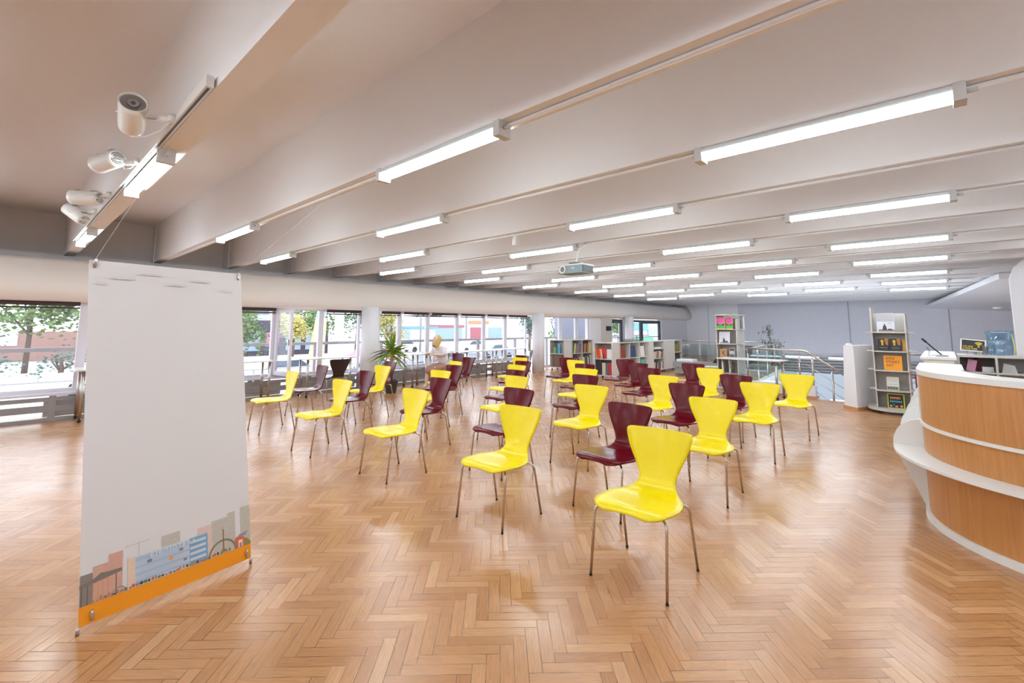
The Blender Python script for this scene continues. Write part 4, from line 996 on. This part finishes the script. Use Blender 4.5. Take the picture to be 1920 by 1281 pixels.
simple('book', 'cream book between the black and grey ones on the lower shelf', 'book', bm_((206, 184, 164)), lambda b: b.box(-.055, .055, 0, .05, 0, .34), (-7.265, 11.79, .115))
simple('book', 'dark grey book with a pale picture on the lower shelf', 'book', bm_((90, 96, 104)), lambda b: b.box(-.05, .05, 0, .05, 0, .33), (-7.15, 11.79, .115))
simple('book', 'bright red book at the right end of the lower shelf', 'book', bm_((206, 26, 34)), lambda b: b.box(-.05, .05, 0, .05, 0, .34), (-7.04, 11.79, .115))
for (y, z, w, h, c, lab) in [(12.42, .573, .34, .34, (140, 54, 44), 'red patterned book displayed in the upper left of three compartments'), (13.05, .573, .34, .34, (44, 66, 110), 'dark blue book displayed in the upper middle compartment'),
                             (13.65, .573, .26, .32, (222, 218, 206), 'cream book displayed in the upper right compartment'), (12.50, .115, .36, .36, (196, 150, 100), 'tan book displayed in the lower left of three compartments'),
                             (13.08, .115, .42, .36, (128, 118, 92), 'olive patterned book displayed in the lower middle compartment'), (13.72, .115, .26, .36, (90, 170, 150), 'mint green book displayed in the lower right compartment')]:
    simple('book', lab, 'book', bm_(c), lambda b, w=w, h=h: b.box(-.03, 0, -w / 2, w / 2, 0, h, Matrix.Rotation(R(-5), 4, 'Y')), (-7.0, y, z))
row('+X', -6.99, 14.4, .468, .62, .26, 'in the middle of the case with white papers', [4, 6, 5, 4, 6], 14, thick=(.035, .06))
row('+X', -6.99, 14.4, .115, .62, .26, 'at the bottom of the case with white papers', [5, 6, 5, 4, 7], 6, thick=(.04, .06))
simple('paper_stack', 'stack of white papers on the top shelf of the slanting-book case', 'paper', M_white, lambda b: b.box(-.3, 0, -.24, .24, 0, .05), (-7.0, 14.70, .779))
simple('book', 'olive green book in the far end compartment', 'book', bm_((120, 108, 50)), lambda b: b.box(-.03, 0, -.22, .22, 0, .24), (-7.0, 16.2, .62))
simple('book', 'black binder in the lower far end compartment', 'book', bm_((28, 26, 28)), lambda b: b.box(-.2, 0, -.24, .24, 0, .42), (-7.0, 16.2, .115))
b = MB(); rs = random.Random(4)
for i in range(46):
    x = -.6 + i * .027; b.tube([(x, 0, 0), (x + rs.uniform(-.03, .03), rs.uniform(-.02, .02), .05 + rs.random() * .04), (x + .02, 0, .085)], .004, 4)
b.box(-.62, .66, -.03, .03, 0, .012)
o = b.build('wire_ornament', M_black); o.location = (-7.15, 13.2, 1.03); o.rotation_euler = (0, 0, R(90)); tag(o, 'low black openwork ornament lying along the bookcase top', 'ornament')

# ------------------------------------------------------------ thermostat, detector, projector
simple('thermostat', 'small black display on a white plate on the grey pillar', 'thermostat', [M_black], lambda b: b.box(0, .03, -.17, .17, -.09, .09).bevel(.005), (-10.19, 16.95, 1.42))
t = thing('projector', 'blue-grey ceiling projector with a white lens ring hanging from a beam', 'projector', (-3.62, 5.2, 2.25))
b = MB(); b.box(-.19, .19, -.13, .15, -.06, .05).bevel(.012); b.build('body', mat('projector_blue_grey', srgb(130, 152, 158), 0.4), t)
b = MB(); b.box(-.195, .195, -.135, .155, .045, .062).bevel(.005); b.build('top_cover', M_white, t)
b = MB(); b.box(.189, .194, -.11, .13, -.05, .04); b.build('side_grille', M_black, t)
b = MB(); b.lathe([(.058, 0), (.055, .02), (.040, .022), (.036, .005)], 24, M=Matrix.Translation((-.115, -.13, -.005)) @ Matrix.Rotation(R(90), 4, 'X')); l = b.build('lens_ring', M_white, t)
b = MB(); b.lathe([(.034, .006), (.02, .012), (.001, .014)], 20, M=Matrix.Translation((-.115, -.13, -.005)) @ Matrix.Rotation(R(90), 4, 'X'), cap=False); b.build('lens', mat('dark_glass', srgb(120, 130, 130), 0.1), l)
b = MB(); b.box(.03, .075, -.137, -.133, .0, .012); b.build('badge', M_white, t)
b = MB(); b.box(-.07, .07, -.05, .07, .062, .09).box(-.15, .15, -.005, .015, .066, .078); b.build('bracket', M_black, t)
b = MB(); b.tube([(0, .02, .09), (0, .1, .30), (0, .25, .405)], .018, 10); b.build('pole', M_white, t)
simple('motion_detector', 'small cream cone-shaped detector under a beam left of the projector', 'detector', M_plaster, lambda b: b.lathe([(.02, .14), (.03, .12), (.05, .05), (.045, .0), (.001, -.01)], 18, cap=False), (-3.95, 4.36, 2.51))
simple('smoke_detector', 'white round smoke detector on the sloping soffit', 'detector', M_white, lambda b: b.lathe([(.12, .03), (.12, .0), (.07, -.03), (.001, -.03)], 20, cap=False), (1.3, 21.5, 2.12))

# ------------------------------------------------------------ railings, parapet, stair
b = MB(); b.box(-3.5, -2.08, 11.66, 11.86, 0, .26); lw = struct(b.build('trim_70', M_whitewall))
b = MB(); b.box(-3.5, -2.06, 11.635, 11.66, 0, .05).box(-2.08, -2.055, 11.66, 11.86, 0, .05); b.build('skirting', M_skirt, lw)
b = MB(); b.prism([(-3.5, 11.66), (-3.35, 11.66), (-3.95, 17.5), (-4.1, 17.5)], -.25, .12); struct(b.build('trim_71', M_whitewall))
b = MB(); base = [(-1.48, 10.78), (-1.25, 10.55), (-.98, 11.35), (-1.20, 11.5)]; topp = [(-1.44, 10.86), (-1.27, 10.70), (-1.02, 11.33), (-1.18, 11.46)]
b.prism(base, 0, 1.15, top=topp); pw = struct(b.build('trim_72', M_whitewall))
b = MB(); b.prism([(-1.495, 10.775), (-1.245, 10.525), (-.955, 11.36), (-1.2, 11.52)], 0, .05); b.build('skirting', M_skirt, pw)
simple('stone', 'small white knob-like object on top of the tapered parapet', 'ornament', M_white, lambda b: b.lathe([(.05, 0), (.055, .015), (.035, .035), (.001, .04)], 14, cap=False), (-1.36, 10.92, 1.15))
b = MB()
for i in range(7): b.box(-2.05 + i * .28, -2.05 + (i + 1) * .28, 11.9, 13.2, -.25 - (i + 1) * .17 - .1, -.0 - (i + 1) * .17)
struct(b.build('trim_73', M_lower))
t = thing('stair_railing', 'steel stair railing sloping down to the right with three parallel rods', 'railing', (0, 0, 0))
sl = lambda x: .98 - .715 * (x + 2.22)
b = MB(); b.tube([(-3.42, 11.74, 1.0), (-2.32, 11.74, .985), (-2.22, 11.74, .97), (-1.2, 11.74, sl(-1.2))], .024, 12); b.build('handrail', M_steel, t)
for dz in (.28, .50, .72):
    b = MB(); b.tube([(-2.25, 11.74, .98 - dz), (-1.2, 11.74, sl(-1.2) - dz)], .008, 8); b.build('rod', M_steel, t)
for x, zb in ((-3.40, .26), (-2.36, .26), (-2.12, .26), (-1.78, -.45)):
    zt = .98 if x < -2.2 else sl(x)
    b = MB(); b.tube([(x, 11.74, zb), (x, 11.74, zt - .1)], .021, 10); b.tube([(x, 11.74, zt - .1), (x, 11.74, zt)], .008, 8); b.build('post', M_steel, t)
b = MB(); b.box(-3.36, -2.42, 11.735, 11.745, .30, .84); b.build('glass_panel', M_railglass, t)
t = thing('glass_railing', 'glass and steel railing around the open stairwell', 'railing', (0, 0, 0))
P0, P1, P2_ = Vector((-3.42, 11.75, 0)), Vector((-4.02, 17.45, 0)), Vector((-8.0, 17.45, 0))
for a, c, n in ((P0, P1, 4), (P1, P2_, 3)):
    b = MB(); b.tube([a + Vector((0, 0, .98)), c + Vector((0, 0, .98))], .022, 10); b.build('handrail', M_steel, t)
    for i in range(n + 1):
        if i == 0 and a is P0: continue
        p = a.lerp(c, i / n); 
        if a is P1 and i == 0: continue
        b = MB(); b.tube([p + Vector((0, 0, 0.0)), p + Vector((0, 0, .97))], .016, 8)
        dd = (c - a).normalized()
        for z in (.28, .74): b.tube([p - dd * .09 + Vector((0, 0, z)), p + dd * .09 + Vector((0, 0, z))], .010, 6)
        b.build('post', M_steel, t)
        if i < n or a is P0:
            pass
    for i in range(n):
        p, q = a.lerp(c, i / n), a.lerp(c, (i + 1) / n); dd = (c - a).normalized()
        b = MB(); nn = Vector((-dd.y, dd.x, 0)) * .004
        p += dd * .05; q -= dd * .05
        b.prism([(p - nn)[:2], (q - nn)[:2], (q + nn)[:2], (p + nn)[:2]], .16, .86); b.build('glass_panel', M_railglass, t)
t = thing('stair_railing', 'steel railing seen between the orange-book tower and the desk', 'railing', (0, 0, 0))
b = MB(); b.tube([(-1.0, 11.8, .98), (.86, 11.8, .98)], .022, 10); b.build('handrail', M_steel, t)
for z in (.2, .45, .7):
    b = MB(); b.tube([(-1.0, 11.8, z), (.86, 11.8, z)], .008, 8); b.build('rod', M_steel, t)
for x in (-.9, 0, .8):
    b = MB(); b.tube([(x, 11.8, -.1), (x, 11.8, .97)], .02, 10); b.build('post', M_steel, t)

# ------------------------------------------------------------ seating and magazines beyond the bookcases
t = thing('sofa', 'low grey upholstered bench beyond the bookcases', 'sofa', (-5.55, 14.6, 0))
M_fab = mat('grey_upholstery', srgb(128, 126, 128), 0.9, bump=0.2, bscale=80)
b = MB(); b.box(-.75, .75, -.35, .35, .26, .42).bevel(.03); b.build('seat', M_fab, t)
b = MB(); b.box(-.7, .7, -.3, .3, .08, .26); b.build('base', M_fab, t)
for sx in (-1, 1):
    b = MB(); b.tube([(sx * .6, 0, 0), (sx * .6, 0, .08)], .03, 8); b.build('leg', M_steel, t)
simple('cushion', 'white cushion at the left end of the grey bench', 'cushion', M_white, lambda b: b.box(-.25, .25, -.2, .2, 0, .07).bevel(.03), (-6.0, 14.6, .42))
simple('bag', 'black bag leaning on the bench behind the far tower', 'bag', M_black, lambda b: b.prism([(-.24, 0), (.22, 0), (.2, .34), (.08, .42), (-.02, .36)], 0, .16, M=XZ).bevel(.02), (-4.95, 14.55, .42))
t = thing('magazine_rack', 'low rack of bright magazines beyond the backmost chairs', 'rack', (-4.55, 13.2, 0))
b = MB(); b.box(-.38, .38, -.18, .18, .40, .42); b.build('top', M_shelf, t)
b = MB(); b.box(-.38, -.36, -.18, .18, 0, .40).box(.36, .38, -.18, .18, 0, .40).box(-.36, .36, .16, .18, 0, .40); b.build('frame', M_shelf, t)
for k, (c, w) in enumerate([((40, 36, 36), 'black magazine upright in the low rack'), ((140, 140, 50), 'olive magazine upright in the low rack'), ((200, 120, 90), 'salmon magazine upright in the low rack')]):
    simple('magazine', w, 'magazine', bm_(c), lambda b: b.box(-.1, .1, 0, .01, 0, .3), (-4.8 + k * .25, 13.06, 0.0))
simple('magazine', 'pale green magazine lying on the low rack', 'magazine', bm_((200, 214, 160)), lambda b: b.box(-.14, .14, -.1, .1, 0, .012), (-4.65, 13.2, .42), .3)
simple('office_chair_back', 'dark grey upright chair back behind the far tower', 'chair', mat('dark_grey_fabric', srgb(84, 82, 86), 0.8), lambda b: (b.box(-.22, .22, -.04, .04, .42, .92).bevel(.03), b.box(-.22, .22, -.42, .04, .38, .44), b.tube([(0, -.2, 0), (0, -.2, .4)], .03, 8)), (-3.15, 12.3 + 1.2, 0)).name = 'lounge_chair'
bpy.data.objects['lounge_chair'].location = (-4.6, 15.6, 0)

# ------------------------------------------------------------ street outside
GZ = -1.5
b = MB(); b.box(-140, -11.6, -60, 160, GZ - .2, GZ); struct(b.build('street_ground', mat('pale_asphalt', srgb(196, 196, 198), 0.8, var=.05, bscale=.6)))
b = MB(); b.box(-12.6, -11.3, -20, 26, -.3, -.12); struct(b.build('balcony_floor', mat('balcony_tiles', srgb(190, 176, 170), 0.7)))
t = thing('balcony_railing', 'grey balcony railing outside the street windows', 'railing', (-11.9, 0, 0))
b = MB(); b.box(-.03, .03, -18, 24, 1.0, 1.07); b.build('handrail', M_greymetal, t)
for i in range(18):
    b = MB(); b.box(-.03, .03, -9.7 + i * 1.9 - .05, -9.7 + i * 1.9 + .05, -.12, 1.0); b.build('post', M_greymetal, t)
t = thing('street_barrier', 'thin metal barrier along the pavement outside', 'railing', (-19, 0, GZ))
for z in (1.0, .8):
    b = MB(); b.tube([(0, -18, z + .35), (0, 40, z + .35)], .025, 6); b.build('rail', M_greymetal, t)
for i in range(12):
    b = MB(); b.tube([(0, -16 + i * 4.5, 0), (0, -16 + i * 4.5, 1.35)], .03, 6); b.build('post', M_greymetal, t)
FOL = [mat('leaf_%s' % n, srgb(*c), 0.8, var=.3, bscale=.8) for n, c in (('mid', (104, 128, 74)), ('yellow', (178, 170, 104)), ('blue_green', (80, 108, 98)), ('dark', (70, 94, 64)))]
M_trunk = mat('tree_bark', srgb(96, 80, 72), 0.9)
rs = random.Random(21)
def tree(x, y, h, r, fi, label, leaves=2400, z=GZ, conifer=False):
    t = thing('street_tree', label, 'tree', (x, y, z))
    b = MB(); b.tube([(0, 0, 0), (.1, .05, h * .35), (0, 0, h * .7)], .16, 7, r2=.07)
    if not conifer:
        for k in range(4): b.tube([(.05, 0, h * .3), (rs.uniform(-1, 1) * r * .6, rs.uniform(-1, 1) * r * .6, h * .65)], .07, 5, r2=.03)
    b.build('trunk', M_trunk, t)
    b = MB(); cl = [(Vector((rs.uniform(-.6, .6) * r, rs.uniform(-.6, .6) * r, h * rs.uniform(.32, .9))), r * rs.uniform(.38, .6)) for _ in range(9)]
    for i in range(leaves):
        if conifer:
            q = rs.random() ** .7; a = rs.uniform(0, 6.28); rr_ = r * (1 - q) * rs.uniform(.7, 1); p = Vector((math.cos(a) * rr_, math.sin(a) * rr_, .2 + q * h))
        else:
            c, cr = cl[i % 9]; p = c + Vector((rs.gauss(0, .5), rs.gauss(0, .5), rs.gauss(0, .45))) * cr
        s = rs.uniform(.08, .17) * (r / 2.2) ** .5
        Q = Matrix.Translation(p) @ Matrix.Rotation(rs.uniform(0, 6.3), 4, 'Z') @ Matrix.Rotation(rs.uniform(0, 3.1), 4, 'X')
        b.poly([Q @ Vector(v) for v in ((-s, 0, 0), (0, -s * .7, 0), (s, 0, .1 * s), (0, s * .7, 0))])
    b.build('foliage', FOL[fi], t)
TREES = [(-44, -4.8, 7.5, 3.2, 0, 'leafy green tree outside at the far left window edge'), (-42, 1.2, 8.0, 3.6, 0, 'big green tree outside in the left window'), (-47, 6.6, 7.0, 2.6, 2, 'blue-green tree outside beside the left mullion'),
         (-40, 12.6, 5.6, 2.2, 0, 'tree with a leaning trunk before the dark shops'), (-38.5, 15.9, 4.6, 1.3, 1, 'tree with yellowing leaves before the dark shops'), (-46, 21.8, 7.6, 2.5, 0, 'tall green tree right of the pointed pylon'),
         (-53, 29.5, 8.0, 3.0, 3, 'dark green tree outside right of the first column'), (-74, 43.6, 8.0, 3.4, 2, 'tree behind the small kiosk building'), (-41, 26.6, 5.0, 1.5, 1, 'golden yellow tree outside the second column window'), (-73, 56.0, 9.5, 3.4, 3, 'dark tree row end behind the kiosk'),
         (-38, 44.5, 6.5, 1.7, 2, 'slim tree outside before the second column'), (-27, 35.5, 6.5, 1.6, 0, 'green tree seen through the white glazed doors'), (-30, 52.5, 7.5, 2.4, 0, 'green tree seen through the dark-framed window')]
for (x, y, h, r, fi, lab) in TREES: tree(x, y, h, r, fi, lab)
for x, y, lab in ((-37, 4.6, 'blue spruce on the verge in the left window'), (-37, -.4, 'low blue-green bush left of the big tree'), (-36, 2.4, 'round blue-green bush under the big tree')):
    tree(x, y, 3.4 if 'spruce' in lab else 1.6, 1.0 if 'spruce' in lab else 1.3, 2, lab, 300, conifer='spruce' in lab)
def building(label, x, y0, y1, z1, mwall, items, depth=8, z0=GZ, name='building', roof=None):
    t = thing(name, label, 'building', (x, y0, z0))
    b = MB(); b.box(-depth, 0, 0, y1 - y0, 0, z1 - z0); b.build('wall', mwall, t)
    if roof:
        b = MB(); b.box(-depth - .3, .3, -.3, y1 - y0 + .3, z1 - z0, z1 - z0 + .35); b.build('roof', roof, t)
    for nm, m, ya, yb, za, zb, pr_ in items:
        b = MB(); b.box(0, pr_, ya, yb, za - z0, zb - z0); b.build(nm, m, t)
    return t
bw = mat('facade_white', srgb(196, 194, 198), .8); bd = mat('facade_dark', srgb(64, 58, 72), .7); bl = mat('facade_blue_glass', srgb(138, 158, 176), .3); br_ = mat('facade_red', srgb(160, 92, 98), .7); bo = mat('facade_orange', srgb(196, 130, 96), .7)
bpink = mat('poster_pink', srgb(214, 110, 150), .6); bcy = mat('sign_cyan', srgb(96, 146, 178), .6); bgr = mat('sign_green', srgb(70, 160, 120), .6); bgrey = mat('facade_grey', srgb(118, 116, 122), .8)
building('dark low shop row with coloured posters seen right of the banner', -50, 11.5, 24.5, 2.0, bd, [('poster', bpink, .6 + i * 2.0, 1.8 + i * 2.0, -.6, .8, .05) if i % 3 == 0 else ('shop_window', bl, .5 + i * 2.0, 2.0 + i * 2.0, -1.0, 1.0, .05) for i in range(6)])
building('white cladded block rising behind the shop row', -60, 19.6, 28, 7.5, bw, [('cladding_panel', bgrey, .1, 2.2, 2.9, 7.2, .1), ('cladding_panel', bgrey, 4.2, 6.2, 2.9, 7.2, .1)])
building('brown house behind the trees in the left window', -55, -3, 9, 0.9, mat('facade_brown', srgb(150, 116, 108), .8), [('window', bw, 3, 4, -.2, 1.0, .05), ('window', bo, 8, 8.6, -1, 1.2, .05)])
building('small white kiosk with a blue roof', -58, 39.5, 45.5, 1.1, bw, [('window', bl, .4, 1.4, -1, .8, .05)], roof=bcy)
building('white shopping centre with glass front and red bands', -62, 47, 66, 3.0, bw, [('glass_front', bl, .5, 7.5, -1.0, 1.2, .1), ('red_band', br_, 0, 7.9, 1.3, 1.7, .2), ('shop_window', br_, 9.5, 13, -.9, 1.3, .1), ('shop_window', bl, 14, 17.5, -.9, 1.3, .1), ('sign_board', bo, 9, 14, 1.9, 2.5, .1)])
building('tall pale apartment block behind the shopping centre', -85, 66, 95, 14, bw, [('window', bgrey, 2 + 5 * i, 3.5 + 5 * i, 5 + 3.2 * j, 6.6 + 3.2 * j, .05) for i in range(5) for j in range(3)])
building('turquoise and white shop seen through the far dark windows', -40, 66, 92, 2.9, bw, [('sign_board', bcy, 0, 14, .9, 2.2, .2), ('sign_board', bgr, 5, 16, -1.2, -.4, .2), ('sign_board', bl, 14, 22, 0, 1.6, .2)])
building('speckled grey wall standing outside the white glazed doors', -14, 18.8, 22.0, 3.4, mat('speckled_stone', srgb(132, 134, 148), .9, var=.25, bscale=60), [], depth=.4)
t = thing('pylon', 'tall pointed pylon, light blue above and orange below', 'pylon', (-36, 16.75, GZ))
b = MB(); b.prism([(-.2, -.65), (.2, -.65), (.2, .5), (-.2, .5)], 0, 3.6, top=[(-.2, -.1), (.2, -.1), (.2, .6), (-.2, .6)]); b.build('orange_base', mat('pylon_orange', srgb(226, 186, 140), .6), t)
b = MB(); b.prism([(-.2, -.1), (.2, -.1), (.2, .45), (-.2, .45)], 3.6, 7.5, top=[(-.1, .5), (.1, .5), (.1, .7), (-.1, .7)]); b.build('blue_top', mat('pylon_blue', srgb(110, 176, 206), .6), t)
for x, y, lab in ((-25, 12.85, 'pale lamp post outside left of the first column'), (-45, 33.2, 'thin lamp post outside above the kiosk'), (-45, 40.3, 'thin lamp post before the shopping centre'), (-45, 52.5, 'thin lamp post at the right of the shopping centre')):
    simple('lamp_post', lab, 'lamp post', M_greymetal if x < -30 else M_upvc, lambda b, x=x: b.tube([(0, 0, 0), (0, 0, 11)], .12 if x < -30 else .26, 8), (x, y, GZ))
def car(x, y, label, col, rz=R(90)):
    t = thing('car', label, 'car', (x, y, GZ), rz)
    prof = [(-2.1, .3), (-2.15, .7), (-1.9, .9), (-1.1, .95), (-.5, 1.4), (.8, 1.42), (1.5, .98), (2.05, .85), (2.15, .5), (2.1, .3)]
    b = MB(); b.prism(prof, -.85, .85, M=XZ).bevel(.06, 2); b.build('body', bm_(col, .25), t)
    for s in (-1, 1):
        b = MB(); b.prism([(-.95, .96), (-.45, 1.33), (.72, 1.34), (1.25, .97)], s * .855, s * .862, M=XZ); b.build('side_window', bm_((60, 70, 84), .1), t)
        for wx_ in (-1.35, 1.35):
            b = MB(); b.tube([(wx_, s * .72, .32), (wx_, s * .87, .32)], .32, 16); b.build('wheel', M_rubber, t)
for x, y, lab, c in ((-27, -2.2, 'white car at the left edge of the left window', (236, 236, 240)), (-27.5, 3.7, 'white car passing behind the left mullion', (228, 230, 236)), (-24, 9.3, 'pale silver car right of the banner', (214, 220, 228)), (-31, 18.4, 'red parked car left of the first column', (214, 70, 96)),
                     (-22, 12.6, 'light blue car behind the long table', (190, 206, 220)), (-40, 36.5, 'silver car parked before the kiosk', (200, 206, 214)), (-30, 30.0, 'dark silver car outside the middle windows', (132, 140, 152)), (-46, 31.2, 'white car parked under the golden tree', (226, 226, 230)), (-14.7 - 9, 4.6 + 14, 'dark parked car low outside the long table', (90, 96, 110))):
    car(x, y, lab, c)
